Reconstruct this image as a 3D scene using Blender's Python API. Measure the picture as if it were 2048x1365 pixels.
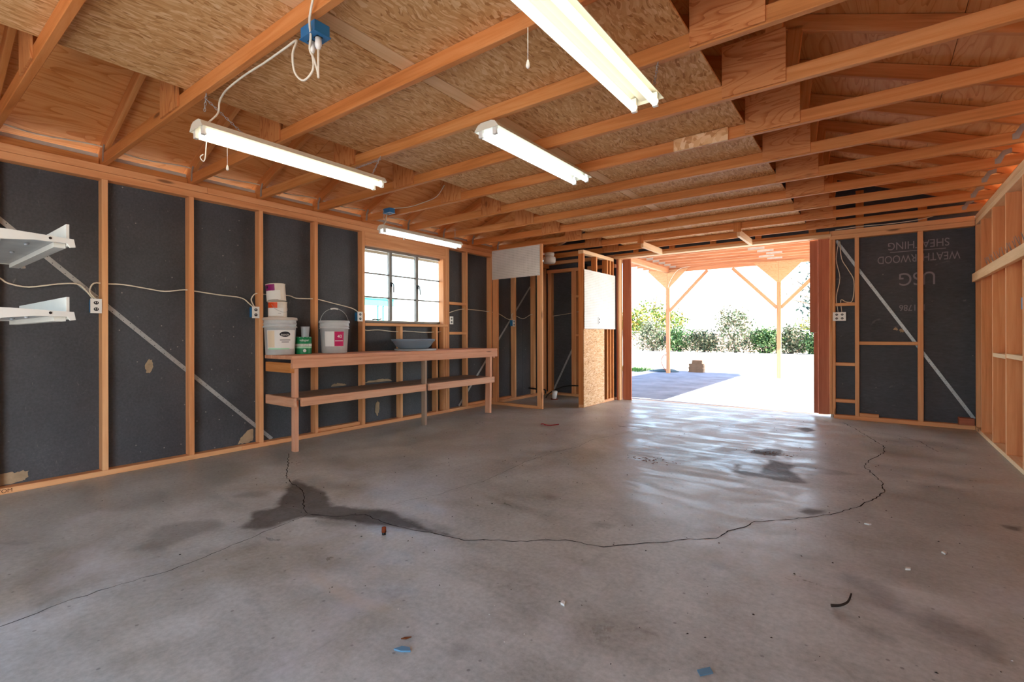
import bpy, bmesh, math, random
import numpy as np
from mathutils import Matrix, Vector

# ------------------------------------------------------------------ scene, camera, light
for o in list(bpy.data.objects):
    bpy.data.objects.remove(o, do_unlink=True)
SC = bpy.context.scene
COL = SC.collection
random.seed(7)
PI = math.pi

YAW, ROLL, CAM_H = math.radians(36.694), -0.0026, 1.113
cd = bpy.data.cameras.new('camera')
cam = bpy.data.objects.new('camera', cd)
COL.objects.link(cam)
cd.sensor_width = 36.0
cd.lens = 969.55 / 2048 * 36.0
cd.shift_y = -12.35 / 2048
cd.clip_start = 0.05
cd.clip_end = 500
_s, _c = math.sin(YAW), math.cos(YAW)
_f = Vector((-_s, _c, 0)); _r0 = Vector((_c, _s, 0)); _u0 = Vector((0, 0, 1))
_r = _r0 * math.cos(ROLL) + _u0 * math.sin(ROLL)
_u = -_r0 * math.sin(ROLL) + _u0 * math.cos(ROLL)
cam.matrix_world = Matrix(((_r.x, _u.x, -_f.x, 0), (_r.y, _u.y, -_f.y, 0), (_r.z, _u.z, -_f.z, CAM_H), (0, 0, 0, 1)))
SC.camera = cam

vs = SC.view_settings
vs.view_transform = 'Standard'
vs.look = 'None'
vs.gamma = 1.0
vs.use_curve_mapping = False
vs.exposure = 3.33

SUN_DIR = Vector((-1.0, 0.11, -0.765)).normalized()
w = bpy.data.worlds.new('sky')
SC.world = w
w.use_nodes = True
wn = w.node_tree
wn.nodes.clear()
wo = wn.nodes.new('ShaderNodeOutputWorld')
wb = wn.nodes.new('ShaderNodeBackground')
sk = wn.nodes.new('ShaderNodeTexSky')
sk.sky_type = 'NISHITA'
sk.sun_disc = False
sk.sun_elevation = math.asin(-SUN_DIR.z)
sk.sun_rotation = math.atan2(-SUN_DIR.x, -SUN_DIR.y)
sk.air_density = 1.0
sk.dust_density = 0.8
sk.ozone_density = 1.0
wb.inputs['Strength'].default_value = 0.155
wn.links.new(sk.outputs[0], wb.inputs[0])
wn.links.new(wb.outputs[0], wo.inputs[0])

sl = bpy.data.lights.new('sun', 'SUN')
sl.energy = 6.0
sl.angle = math.radians(0.53)
sl.color = (1.0, 0.97, 0.93)
so = bpy.data.objects.new('sun', sl)
COL.objects.link(so)
so.rotation_euler = SUN_DIR.to_track_quat('-Z', 'Y').to_euler()
so.location = (20, -2, 16)
SC.cycles.diffuse_bounces = 6
SC.cycles.max_bounces = 12
SC.cycles.sample_clamp_indirect = 6.0

# ------------------------------------------------------------------ material helpers
def lin(r, g, b):
    f = lambda v: (v / 255.0) / 12.92 if v / 255.0 <= 0.04045 else ((v / 255.0 + 0.055) / 1.055) ** 2.4
    return (f(r), f(g), f(b), 1.0)

class NT:
    def __init__(s, name):
        s.m = bpy.data.materials.new(name)
        s.m.use_nodes = True
        s.t = s.m.node_tree
        s.t.nodes.clear()
        s.out = s.n('ShaderNodeOutputMaterial')
    def n(s, kind, **kw):
        nd = s.t.nodes.new(kind)
        for k, v in kw.items():
            setattr(nd, k, v)
        return nd
    def put(s, sock, v):
        if v is None:
            return
        if hasattr(v, 'is_output'):
            s.t.links.new(v, sock)
        else:
            sock.default_value = v
    def math(s, op, a, b=None, c=None, clamp=False):
        nd = s.n('ShaderNodeMath', operation=op, use_clamp=clamp)
        s.put(nd.inputs[0], a); s.put(nd.inputs[1], b); s.put(nd.inputs[2], c)
        return nd.outputs[0]
    def mix(s, fac, a, b, mode='MIX'):
        nd = s.n('ShaderNodeMix', data_type='RGBA', blend_type=mode)
        s.put(nd.inputs[0], fac); s.put(nd.inputs[6], a); s.put(nd.inputs[7], b)
        return nd.outputs[2]
    def coord(s, which='Object'):
        return s.n('ShaderNodeTexCoord').outputs[which]
    def rnd(s):
        return s.n('ShaderNodeObjectInfo').outputs['Random']
    def mapping(s, vec, scale=(1, 1, 1), rot=(0, 0, 0), loc=(0, 0, 0)):
        nd = s.n('ShaderNodeMapping')
        s.put(nd.inputs[0], vec)
        nd.inputs['Scale'].default_value = scale
        nd.inputs['Rotation'].default_value = rot
        nd.inputs['Location'].default_value = loc
        return nd.outputs[0]
    def shifted(s, vec):
        r = s.rnd()
        c = s.n('ShaderNodeCombineXYZ')
        s.put(c.inputs[0], s.math('MULTIPLY', r, 37.0)); s.put(c.inputs[1], s.math('MULTIPLY', r, 91.0)); s.put(c.inputs[2], s.math('MULTIPLY', r, 53.0))
        a = s.n('ShaderNodeVectorMath', operation='ADD')
        s.put(a.inputs[0], vec); s.put(a.inputs[1], c.outputs[0])
        return a.outputs[0]
    def noise(s, vec, scale=1.0, detail=3.0, rough=0.55, dist=0.0, out=0):
        nd = s.n('ShaderNodeTexNoise')
        s.put(nd.inputs['Vector'], vec)
        nd.inputs['Scale'].default_value = scale
        nd.inputs['Detail'].default_value = detail
        nd.inputs['Roughness'].default_value = rough
        nd.inputs['Distortion'].default_value = dist
        return nd.outputs[out]
    def vor(s, vec, scale=1.0, out='Distance', feature='F1'):
        nd = s.n('ShaderNodeTexVoronoi', feature=feature)
        s.put(nd.inputs['Vector'], vec)
        nd.inputs['Scale'].default_value = scale
        return nd.outputs[out]
    def ramp(s, fac, stops):
        nd = s.n('ShaderNodeValToRGB')
        s.put(nd.inputs[0], fac)
        e = nd.color_ramp.elements
        while len(e) > 1:
            e.remove(e[-1])
        e[0].position = stops[0][0]; e[0].color = stops[0][1]
        for p, c in stops[1:]:
            x = e.new(p); x.color = c
        return nd.outputs[0]
    def step(s, v, lo, hi):
        nd = s.n('ShaderNodeMapRange', interpolation_type='SMOOTHSTEP')
        s.put(nd.inputs[0], v)
        nd.inputs[1].default_value = lo; nd.inputs[2].default_value = hi
        nd.inputs[3].default_value = 0; nd.inputs[4].default_value = 1
        return nd.outputs[0]
    def bump(s, h, strength=0.3, dist=0.01):
        nd = s.n('ShaderNodeBump')
        nd.inputs['Strength'].default_value = strength
        nd.inputs['Distance'].default_value = dist
        s.put(nd.inputs['Height'], h)
        return nd.outputs[0]
    def bsdf(s, color, rough=0.6, spec=0.3, metal=0.0, normal=None, **kw):
        b = s.n('ShaderNodeBsdfPrincipled')
        s.put(b.inputs['Base Color'], color); s.put(b.inputs['Roughness'], rough)
        s.put(b.inputs['Specular IOR Level'], spec); s.put(b.inputs['Metallic'], metal)
        if normal is not None:
            s.put(b.inputs['Normal'], normal)
        for k, v in kw.items():
            s.put(b.inputs[k], v)
        s.t.links.new(b.outputs[0], s.out.inputs[0])
        return s.m

def wood(name, dark, mid, light, red=None, knots=True, fine=26.0, rough=0.65):
    n = NT(name)
    v = n.shifted(n.coord())
    a = n.noise(n.mapping(v, (1.3, fine, fine)), 1.0, 5, 0.6, 0.7)
    b = n.noise(n.mapping(v, (0.5, 5.5, 5.5)), 1.0, 2, 0.5, 0.4)
    t = n.math('ADD', n.math('MULTIPLY', a, 0.62), n.math('MULTIPLY', b, 0.38))
    c = n.ramp(t, [(0.28, lin(*dark)), (0.47, lin(*mid)), (0.70, lin(*light))])
    if red:
        c = n.mix(n.math('MULTIPLY', n.rnd(), 0.55), c, n.mix(1.0, c, lin(*red), 'MULTIPLY'))
    if knots:
        kv = n.mapping(v, (1.7, 7.5, 7.5))
        kd = n.vor(kv)
        kc = n.n('ShaderNodeSeparateColor'); n.put(kc.inputs[0], n.vor(kv, out='Color'))
        k = n.math('MULTIPLY', n.math('SUBTRACT', 1.0, n.step(kd, 0.05, 0.15)), n.step(kc.outputs[0], 0.72, 0.76))
        c = n.mix(n.math('MULTIPLY', k, 0.7), c, lin(74, 36, 20))
    return n.bsdf(c, rough, 0.25, normal=n.bump(a, 0.22, 0.004))

def plain(name, rgb, rough=0.5, spec=0.4, metal=0.0, vary=0.0, **kw):
    n = NT(name)
    c = lin(*rgb)
    if vary:
        t = n.noise(n.coord(), 9.0, 4, 0.6)
        c = n.mix(n.math('MULTIPLY', n.step(t, 0.35, 0.75), vary), lin(*rgb), lin(*[x * 0.55 for x in rgb]))
    return n.bsdf(c, rough, spec, metal, **kw)

M = {}
M['stud'] = wood('fir_lumber', (196, 134, 86), (220, 162, 112), (234, 186, 138), (255, 222, 204))
M['joist'] = wood('aged_fir_lumber', (164, 100, 50), (198, 130, 72), (218, 158, 102), (255, 220, 194))
M['bench'] = wood('bench_lumber', (186, 130, 98), (212, 160, 128), (228, 184, 154), (255, 220, 208))
M['grey_wood'] = wood('weathered_board', (104, 84, 70), (146, 122, 104), (172, 150, 130))
M['pale_wood'] = wood('pale_lumber', (206, 166, 120), (226, 190, 146), (238, 208, 168), (255, 232, 214))
M['red_wood'] = wood('red_brown_board', (140, 76, 52), (170, 100, 74), (190, 120, 90), knots=False)
M['post_wood'] = wood('porch_post_lumber', (150, 102, 70), (176, 126, 90), (194, 146, 110))
M['porch_wood'] = wood('porch_lumber', (140, 88, 58), (172, 116, 82), (194, 142, 106))

def plywood(name, dark, mid, light, sc=1.0):
    n = NT(name)
    v = n.shifted(n.coord())
    wv = n.noise(n.mapping(v, (0.9 * sc, 5 * sc, 5 * sc)), 1.0, 2, 0.5, 1.2)
    ring = n.math('FRACT', n.math('MULTIPLY', wv, 11.0))
    a = n.noise(n.mapping(v, (2.2, 34, 34)), 1.0, 4, 0.6, 0.4)
    t = n.math('ADD', n.math('MULTIPLY', a, 0.62), n.math('MULTIPLY', n.step(ring, 0.55, 1.0), 0.26))
    c = n.ramp(t, [(0.22, lin(*light)), (0.5, lin(*mid)), (0.74, lin(*dark))])
    kv = n.mapping(v, (3.2, 6.5, 6.5))
    kd = n.vor(kv)
    kc = n.n('ShaderNodeSeparateColor'); n.put(kc.inputs[0], n.vor(kv, out='Color'))
    k = n.math('MULTIPLY', n.math('SUBTRACT', 1.0, n.step(kd, 0.06, 0.17)), n.step(kc.outputs[1], 0.80, 0.84))
    c = n.mix(n.math('MULTIPLY', k, 0.6), c, lin(86, 40, 18))
    return n.bsdf(c, 0.62, 0.25, normal=n.bump(a, 0.15, 0.004))
M['roof_ply'] = plywood('roof_plywood', (178, 106, 50), (206, 134, 72), (220, 158, 100), 0.7)
M['gusset'] = plywood('gusset_plywood', (146, 78, 38), (188, 114, 62), (208, 142, 88), 1.3)
M['porch_ply'] = plywood('porch_plywood', (158, 116, 78), (178, 136, 96), (194, 154, 116), 2.0)

def osb(name, cols):
    n = NT(name)
    v = n.shifted(n.coord())
    wob = n.noise(v, 3.0, 2, 0.5, out=1)
    av = n.n('ShaderNodeVectorMath', operation='MULTIPLY_ADD')
    n.put(av.inputs[0], wob); av.inputs[1].default_value = (0.16, 0.16, 0.16); n.put(av.inputs[2], v)
    v2 = av.outputs[0]
    lay = []
    for ang, sc in ((0.2, (17, 75, 17)), (-0.6, (19, 84, 19)), (1.15, (20, 80, 20)), (-1.3, (22, 88, 22))):
        c = n.n('ShaderNodeSeparateColor')
        n.put(c.inputs[0], n.vor(n.mapping(v2, sc, (0, 0, ang)), 1.0, 'Color'))
        lay.append(c)
    val = lay[0].outputs[0]
    for q in lay[1:]:
        g = n.step(q.outputs[1], 0.55, 0.60)
        mx = n.n('ShaderNodeMix', data_type='FLOAT')
        n.put(mx.inputs[0], g); n.put(mx.inputs[2], val); n.put(mx.inputs[3], q.outputs[0])
        val = mx.outputs[0]
    big = n.noise(v, 1.6, 3, 0.6)
    fine = n.noise(n.mapping(v, (20, 90, 20)), 1.0, 3, 0.6)
    t = n.math('ADD', n.math('MULTIPLY', val, 0.62), n.math('ADD', n.math('MULTIPLY', big, 0.22), n.math('MULTIPLY', fine, 0.16)))
    c = n.ramp(t, [(0.14, lin(*cols[0])), (0.32, lin(*cols[1])), (0.58, lin(*cols[2])), (0.84, lin(*cols[3]))])
    return n.bsdf(c, 0.7, 0.2, normal=n.bump(val, 0.25, 0.003))
M['osb'] = osb('oriented_strand_board', ((164, 108, 58), (204, 150, 94), (216, 166, 112), (232, 192, 144)))
M['osb_pale'] = osb('pale_oriented_strand_board', ((170, 112, 66), (216, 166, 116), (226, 184, 138), (240, 208, 168)))

def sheathing(name):
    n = NT(name)
    v = n.coord()
    a = n.noise(n.mapping(v, (18, 60, 60)), 1.0, 4, 0.6)
    b = n.noise(v, 1.4, 4, 0.6)
    c = n.ramp(n.math('ADD', n.math('MULTIPLY', a, 0.45), n.math('MULTIPLY', b, 0.55)), [(0.3, lin(56, 58, 62)), (0.6, lin(78, 80, 85)), (0.8, lin(102, 103, 106))])
    sv = n.shifted(v)
    sp = n.vor(n.mapping(sv, (1, 1, 1)), 14.0)
    sc = n.n('ShaderNodeSeparateColor'); n.put(sc.inputs[0], n.vor(n.mapping(sv, (1, 1, 1)), 14.0, 'Color'))
    spot = n.math('MULTIPLY', n.math('SUBTRACT', 1.0, n.step(sp, 0.05, 0.09)), n.step(sc.outputs[0], 0.86, 0.88))
    c = n.mix(n.math('MULTIPLY', spot, 0.7), c, lin(170, 165, 158))
    scr = n.noise(n.mapping(sv, (6, 30, 9), (0.4, 0.8, 0.3)), 1.0, 3, 0.6, 1.5)
    c = n.mix(n.math('MULTIPLY', n.step(scr, 0.66, 0.76), 0.30), c, lin(150, 148, 146))
    return n.bsdf(c, 0.62, 0.3, normal=n.bump(a, 0.25, 0.003))
M['black'] = sheathing('black_fibreboard')
M['torn'] = plain('torn_fibreboard', (176, 154, 126), 0.9, 0.1, vary=0.4)
M['galv'] = plain('galvanized_steel', (176, 180, 182), 0.45, 0.5, 0.4, vary=0.25)
M['dull_steel'] = plain('dull_steel', (156, 150, 144), 0.55, 0.5, 0.25, vary=0.4)
M['white_metal'] = plain('white_enamel', (226, 222, 206), 0.35, 0.5)
M['white_shelf'] = plain('off_white_enamel', (204, 202, 192), 0.4, 0.5, vary=0.12)
M['grey_shelf'] = plain('grey_shelf_pan', (176, 176, 170), 0.45, 0.5, vary=0.3)
M['cable'] = plain('white_cable_jacket', (222, 214, 196), 0.45, 0.4)
M['white_plastic'] = plain('white_plastic', (232, 230, 224), 0.35, 0.5)
M['blue_box'] = plain('blue_junction_plastic', (34, 108, 160), 0.4, 0.5)
M['dark'] = plain('black_plastic', (18, 18, 20), 0.4, 0.4)
M['peg'] = None
M['bucket'] = plain('grey_white_plastic', (196, 198, 198), 0.38, 0.45, vary=0.18)
M['lid'] = plain('dusty_lid_plastic', (206, 194, 182), 0.5, 0.4, vary=0.15)
M['label_white'] = plain('white_label_paper', (226, 224, 220), 0.6, 0.2)
M['label_cream'] = plain('cream_label_paper', (226, 206, 178), 0.6, 0.2)
M['can_white'] = plain('splattered_white_can', (226, 214, 200), 0.5, 0.35, vary=0.22)
M['green_label'] = plain('green_label_paper', (20, 128, 78), 0.45, 0.35)
M['mint'] = plain('mint_label_band', (158, 214, 178), 0.5, 0.3)
M['pink_label'] = plain('pink_label_paper', (196, 34, 96), 0.5, 0.3, vary=0.35)
M['purple_label'] = plain('purple_label_paper', (136, 24, 104), 0.5, 0.3)
M['orange_label'] = plain('orange_label_paper', (212, 74, 26), 0.5, 0.3)
M['ink'] = plain('dark_print', (44, 44, 48), 0.6, 0.2)
M['white_ink'] = plain('white_print', (236, 236, 232), 0.6, 0.2)
M['stamp'] = plain('faded_white_stamp', (142, 138, 144), 0.8, 0.1)
M['chalk'] = plain('faint_chalk', (86, 86, 90), 0.9, 0.1)
M['pencil'] = plain('pencil_mark', (92, 62, 44), 0.8, 0.1)
M['saucer'] = plain('blue_grey_plastic', (128, 144, 158), 0.32, 0.5)
M['saucer_light'] = plain('pale_grey_plastic', (170, 176, 182), 0.35, 0.5)
M['sash'] = plain('aged_steel_sash', (124, 118, 112), 0.5, 0.4, 0.2, vary=0.3)
M['black_metal'] = plain('black_iron', (20, 20, 22), 0.45, 0.4)
M['crack'] = plain('dark_crack', (34, 29, 27), 0.95, 0.05)  # flat dark ribbons drawn in place of recessed cracks
M['siding'] = plain('painted_siding', (196, 186, 170), 0.7, 0.2)
M['shingle'] = plain('roof_shingles', (120, 108, 98), 0.9, 0.1, vary=0.3)
M['paver'] = plain('brown_paver', (112, 90, 72), 0.85, 0.15, vary=0.3)
M['hose'] = plain('dark_green_hose', (24, 52, 60), 0.45, 0.4)
M['red_hose'] = plain('rust_red_hose', (150, 74, 52), 0.5, 0.3)
M['teal'] = plain('teal_paint', (46, 150, 150), 0.6, 0.3)
M['rust'] = plain('rust_brown', (120, 54, 24), 0.7, 0.2)
M['leaf_scrap'] = plain('dry_leaf', (112, 66, 36), 0.8, 0.1)
M['red_scrap'] = plain('red_plastic', (150, 26, 30), 0.5, 0.3)
M['blue_scrap'] = plain('blue_grey_paper', (96, 134, 156), 0.6, 0.2)
M['grit'] = plain('dark_grit', (52, 42, 36), 0.9, 0.1)
M['chip'] = plain('white_chip', (220, 216, 206), 0.8, 0.1)
M['bark'] = plain('grey_bark', (104, 92, 80), 0.9, 0.1, vary=0.4)
M['eave_pale'] = plain('pale_eave_strip', (206, 200, 190), 0.7, 0.2, vary=0.2)  # pale strip board along the left eave between trusses

def pegboard():
    n = NT('pegboard_panel')
    v = n.coord()
    s = n.n('ShaderNodeSeparateXYZ'); n.put(s.inputs[0], v)
    def cell(x):
        f = n.math('FRACT', n.math('DIVIDE', x, 0.0254))
        return n.math('POWER', n.math('SUBTRACT', f, 0.5), 2.0)
    d = n.math('SQRT', n.math('ADD', cell(s.outputs[0]), cell(s.outputs[1])))
    hole = n.math('SUBTRACT', 1.0, n.step(d, 0.12, 0.17))
    t = n.noise(v, 3.0, 4, 0.6)
    c = n.ramp(t, [(0.3, lin(214, 212, 206)), (0.7, lin(232, 231, 226))])
    c = n.mix(hole, c, lin(70, 60, 52))
    return n.bsdf(c, 0.5, 0.35, normal=n.bump(n.math('SUBTRACT', 1.0, hole), 0.4, 0.003))
M['peg'] = pegboard()

def emit(name, rgb, strength):
    n = NT(name)
    e = n.n('ShaderNodeEmission')
    e.inputs[0].default_value = rgb
    e.inputs[1].default_value = strength
    n.t.links.new(e.outputs[0], n.out.inputs[0])
    return n.m
M['tube_warm'] = emit('warm_fluorescent_glow', (1.0, 0.91, 0.68, 1), 0.38)
M['tube_cool'] = emit('cool_fluorescent_glow', (0.84, 0.96, 1.0, 1), 0.38)

def glass():
    n = NT('window_glass')
    tr = n.n('ShaderNodeBsdfTransparent'); tr.inputs[0].default_value = (0.93, 0.95, 0.94, 1)
    gl = n.n('ShaderNodeBsdfGlossy'); gl.inputs['Roughness'].default_value = 0.03
    mx = n.n('ShaderNodeMixShader')
    mx.inputs[0].default_value = 0.06; n.put(mx.inputs[1], tr.outputs[0]); n.put(mx.inputs[2], gl.outputs[0])
    n.t.links.new(mx.outputs[0], n.out.inputs[0])
    return n.m
M['glass'] = glass()

def concrete():
    n = NT('stained_concrete')
    v = n.coord()
    big = n.noise(v, 0.55, 5, 0.62, 0.6)
    mid = n.noise(n.mapping(v, (1, 1, 1), (0, 0, 0.5)), 2.6, 6, 0.65, 0.5)
    streak = n.noise(n.mapping(v, (1.1, 5.5, 1), (0, 0, -0.55)), 1.0, 5, 0.65, 0.8)
    fine = n.noise(v, 42.0, 4, 0.65)
    t = n.math('ADD', n.math('ADD', n.math('MULTIPLY', big, 0.32), n.math('MULTIPLY', mid, 0.26)), n.math('ADD', n.math('MULTIPLY', streak, 0.18), n.math('MULTIPLY', fine, 0.24)))
    c = n.ramp(t, [(0.34, lin(116, 117, 108)), (0.43, lin(156, 158, 148)), (0.53, lin(182, 185, 176)), (0.67, lin(212, 216, 209))])
    # brownish drift areas
    br = n.step(n.noise(v, 0.8, 4, 0.6, 0.8), 0.50, 0.72)
    c = n.mix(n.math('MULTIPLY', br, 0.62), c, n.mix(1.0, c, lin(214, 196, 168), 'MULTIPLY'))
    # pitting and grit
    sp = n.vor(v, 26.0)
    scol = n.n('ShaderNodeSeparateColor'); n.put(scol.inputs[0], n.vor(v, 26.0, 'Color'))
    pit = n.math('MULTIPLY', n.math('SUBTRACT', 1.0, n.step(sp, 0.10, 0.22)), n.step(scol.outputs[0], 0.90, 0.93))
    c = n.mix(n.math('MULTIPLY', pit, 0.5), c, lin(66, 58, 52))
    edge = n.noise(v, 7.0, 5, 0.65)
    e2 = n.math('MULTIPLY', n.math('SUBTRACT', edge, 0.5), 0.11)
    def att(nm):
        a = n.n('ShaderNodeAttribute', attribute_type='GEOMETRY', attribute_name=nm)
        return a.outputs['Fac']
    wet = n.step(n.math('ADD', att('wet'), e2), -0.012, 0.045)
    faint = n.step(n.math('ADD', att('faint'), e2), -0.03, 0.06)
    pale = n.step(n.math('ADD', att('pale'), e2), -0.02, 0.05)
    c = n.mix(n.math('MULTIPLY', faint, 0.40), c, n.mix(1.0, c, lin(112, 104, 94), 'MULTIPLY'))
    c = n.mix(n.math('MULTIPLY', wet, n.math('ADD', 0.62, n.math('MULTIPLY', mid, 0.36))), c, n.mix(1.0, c, lin(92, 80, 70), 'MULTIPLY'))
    c = n.mix(n.math('MULTIPLY', pale, 0.5), c, lin(196, 178, 148))
    rg = n.math('ADD', n.math('MULTIPLY', n.step(n.math('ADD', n.math('MULTIPLY', mid, 0.5), n.math('MULTIPLY', streak, 0.5)), 0.34, 0.64), 0.34), 0.27)
    rg = n.math('ADD', rg, n.math('MULTIPLY', wet, 0.22), clamp=True)
    h = n.math('ADD', n.math('MULTIPLY', mid, 0.7), n.math('MULTIPLY', fine, 0.3))
    # scuffs, darker mottling and rings
    sc1 = n.noise(n.mapping(v, (9, 1.6, 1), (0, 0, 0.9)), 1.0, 4, 0.7, 1.0)
    c = n.mix(n.math('MULTIPLY', n.step(sc1, 0.54, 0.80), 0.22), c, lin(96, 90, 86))
    mot = n.noise(v, 1.3, 6, 0.7, 0.4)
    c = n.mix(n.math('MULTIPLY', n.step(mot, 0.44, 0.76), 0.34), c, n.mix(1.0, c, lin(170, 160, 150), 'MULTIPLY'))
    lt = n.noise(n.mapping(v, (1, 1, 1), (0, 0, 0), (7, 3, 0)), 1.8, 6, 0.7, 0.6)
    c = n.mix(n.math('MULTIPLY', n.step(lt, 0.48, 0.80), 0.34), c, lin(212, 214, 220))
    return n.bsdf(c, rg, 0.5, normal=n.bump(h, 0.14, 0.004))
M['concrete'] = concrete()

def ground_mat(name, a, b, sc):
    n = NT(name)
    v = n.coord()
    t = n.noise(v, sc, 6, 0.65)
    return n.bsdf(n.ramp(t, [(0.35, lin(*a)), (0.65, lin(*b))]), 0.9, 0.1, normal=n.bump(t, 0.3, 0.03))
M['dirt'] = ground_mat('pale_dirt', (188, 178, 162), (206, 198, 184), 0.8)
M['slab'] = ground_mat('patio_concrete', (106, 111, 120), (132, 137, 146), 1.6)

def foliage(name, a, b, c):
    n = NT(name)
    r = n.n('ShaderNodeNewGeometry').outputs['Random Per Island']
    col = n.ramp(r, [(0.0, lin(*a)), (0.5, lin(*b)), (1.0, lin(*c))])
    return n.bsdf(col, 0.6, 0.25)
M['hedge'] = foliage('hedge_leaves', (18, 42, 16), (36, 66, 28), (78, 94, 54))
M['oleander'] = foliage('dusty_leaves', (30, 48, 28), (66, 76, 54), (120, 108, 88))
M['lime'] = foliage('yellow_green_leaves', (28, 54, 10), (66, 90, 18), (132, 104, 36))
M['dark_leaf'] = foliage('dark_leaves', (16, 34, 30), (36, 58, 52), (62, 78, 70))
M['grass'] = foliage('grass_blades', (28, 72, 20), (56, 104, 32), (92, 128, 56))

# ------------------------------------------------------------------ geometry helpers
WM = {}
def world(o):
    return WM.get(o.name, Matrix.Identity(4))

def link(name, data, parent=None, mw=None, mat=None):
    o = bpy.data.objects.new(name, data)
    COL.objects.link(o)
    mw = mw or Matrix.Identity(4)
    if parent is not None:
        o.parent = parent
        o.matrix_basis = world(parent).inverted() @ mw
    else:
        o.matrix_basis = mw
    WM[o.name] = mw.copy()
    if mat is not None and data is not None and hasattr(data, 'materials') and not data.materials:
        data.materials.append(mat)
    return o

def tag(o, label=None, cat=None, group=None, kind=None):
    if label: o['label'] = label
    if cat: o['category'] = cat
    if group: o['group'] = group
    if kind: o['kind'] = kind
    return o

def thing(name, label, cat, loc=(0, 0, 0), rotz=0.0, group=None, kind=None):
    o = link(name, None, None, Matrix.Translation(Vector(loc)) @ Matrix.Rotation(rotz, 4, 'Z'))
    o.empty_display_size = 0.1
    return tag(o, label, cat, group, kind)

class MB:
    def __init__(s):
        s.v = []; s.f = []; s.sm = []
    def add(s, vs_, fs, smooth=False):
        k = len(s.v)
        s.v += [tuple(x) for x in vs_]
        s.f += [tuple(i + k for i in f) for f in fs]
        s.sm += [smooth] * len(fs)
        return s
    def box(s, a, b):
        (x0, y0, z0), (x1, y1, z1) = a, b
        return s.add([(x0, y0, z0), (x1, y0, z0), (x1, y1, z0), (x0, y1, z0), (x0, y0, z1), (x1, y0, z1), (x1, y1, z1), (x0, y1, z1)],
                     [(0, 3, 2, 1), (4, 5, 6, 7), (0, 1, 5, 4), (1, 2, 6, 5), (2, 3, 7, 6), (3, 0, 4, 7)])
    def prism(s, poly, axis, a, b):
        """poly of 2-d points in the plane across axis (0: (y,z), 1: (x,z), 2: (x,y)), from a to b"""
        def p3(p, t):
            return (t, p[0], p[1]) if axis == 0 else (p[0], t, p[1]) if axis == 1 else (p[0], p[1], t)
        n = len(poly)
        vv = [p3(p, a) for p in poly] + [p3(p, b) for p in poly]
        ff = [tuple(range(n))[::-1], tuple(range(n, 2 * n))] + [(i, (i + 1) % n, n + (i + 1) % n, n + i) for i in range(n)]
        return s.add(vv, ff)
    def tube(s, pts, r, n=8, smooth=2, cap=True):
        P = [Vector(p) for p in pts]
        if smooth > 1 and len(P) > 2:
            Q = []
            for i in range(len(P) - 1):
                p0 = P[max(i - 1, 0)]; p1 = P[i]; p2 = P[i + 1]; p3 = P[min(i + 2, len(P) - 1)]
                for k in range(smooth * 2):
                    t = k / (smooth * 2)
                    Q.append(0.5 * ((2 * p1) + (p2 - p0) * t + (2 * p0 - 5 * p1 + 4 * p2 - p3) * t * t + (3 * p1 - p0 - 3 * p2 + p3) * t ** 3))
            Q.append(P[-1]); P = Q
        rr = r if isinstance(r, (list, tuple)) else None
        vv = []; ff = []
        prev = None
        for i, p in enumerate(P):
            d = (P[min(i + 1, len(P) - 1)] - P[max(i - 1, 0)])
            if d.length < 1e-9: d = Vector((0, 0, 1))
            d.normalize()
            if prev is None:
                a = d.cross(Vector((0, 0, 1)))
                if a.length < 0.1: a = d.cross(Vector((1, 0, 0)))
            else:
                a = prev - d * prev.dot(d)
                if a.length < 1e-6: a = d.orthogonal()
            a.normalize(); prev = a
            b = d.cross(a)
            rad = r if rr is None else rr[0] + (rr[1] - rr[0]) * i / (len(P) - 1)
            for k in range(n):
                t = 2 * PI * k / n
                vv.append(p + (a * math.cos(t) + b * math.sin(t)) * rad)
        for i in range(len(P) - 1):
            for k in range(n):
                ff.append((i * n + k, i * n + (k + 1) % n, (i + 1) * n + (k + 1) % n, (i + 1) * n + k))
        if cap:
            ff.append(tuple(range(n))[::-1]); ff.append(tuple(range((len(P) - 1) * n, len(P) * n)))
        return s.add(vv, ff, True)
    def lathe(s, prof, c=(0, 0, 0), n=40, a0=0.0, a1=2 * PI):
        full = abs(a1 - a0 - 2 * PI) < 1e-6
        m = n if full else n + 1
        vv = []; ff = []
        for (r, z) in prof:
            for k in range(m):
                t = a0 + (a1 - a0) * k / n
                vv.append((c[0] + r * math.cos(t), c[1] + r * math.sin(t), c[2] + z))
        for i in range(len(prof) - 1):
            for k in range(n):
                k2 = (k + 1) % m if full else k + 1
                ff.append((i * m + k, i * m + k2, (i + 1) * m + k2, (i + 1) * m + k))
        return s.add(vv, ff, True)
    def mesh(s, name, weld=False):
        me = bpy.data.meshes.new(name)
        me.from_pydata(s.v, [], s.f)
        bm = bmesh.new(); bm.from_mesh(me)
        if weld:
            bmesh.ops.remove_doubles(bm, verts=bm.verts, dist=1e-5)
        bmesh.ops.recalc_face_normals(bm, faces=bm.faces)
        if not weld:
            for f, sm in zip(bm.faces, s.sm):
                f.smooth = sm
        bm.to_mesh(me); bm.free()
        return me
    def build(s, name, mat, parent=None, mw=None, local=False):
        me = s.mesh(name)
        if parent is not None and not local and mw is None:
            me.transform(world(parent).inverted())
            mw = world(parent)
        return link(name, me, parent, mw, mat)

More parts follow.
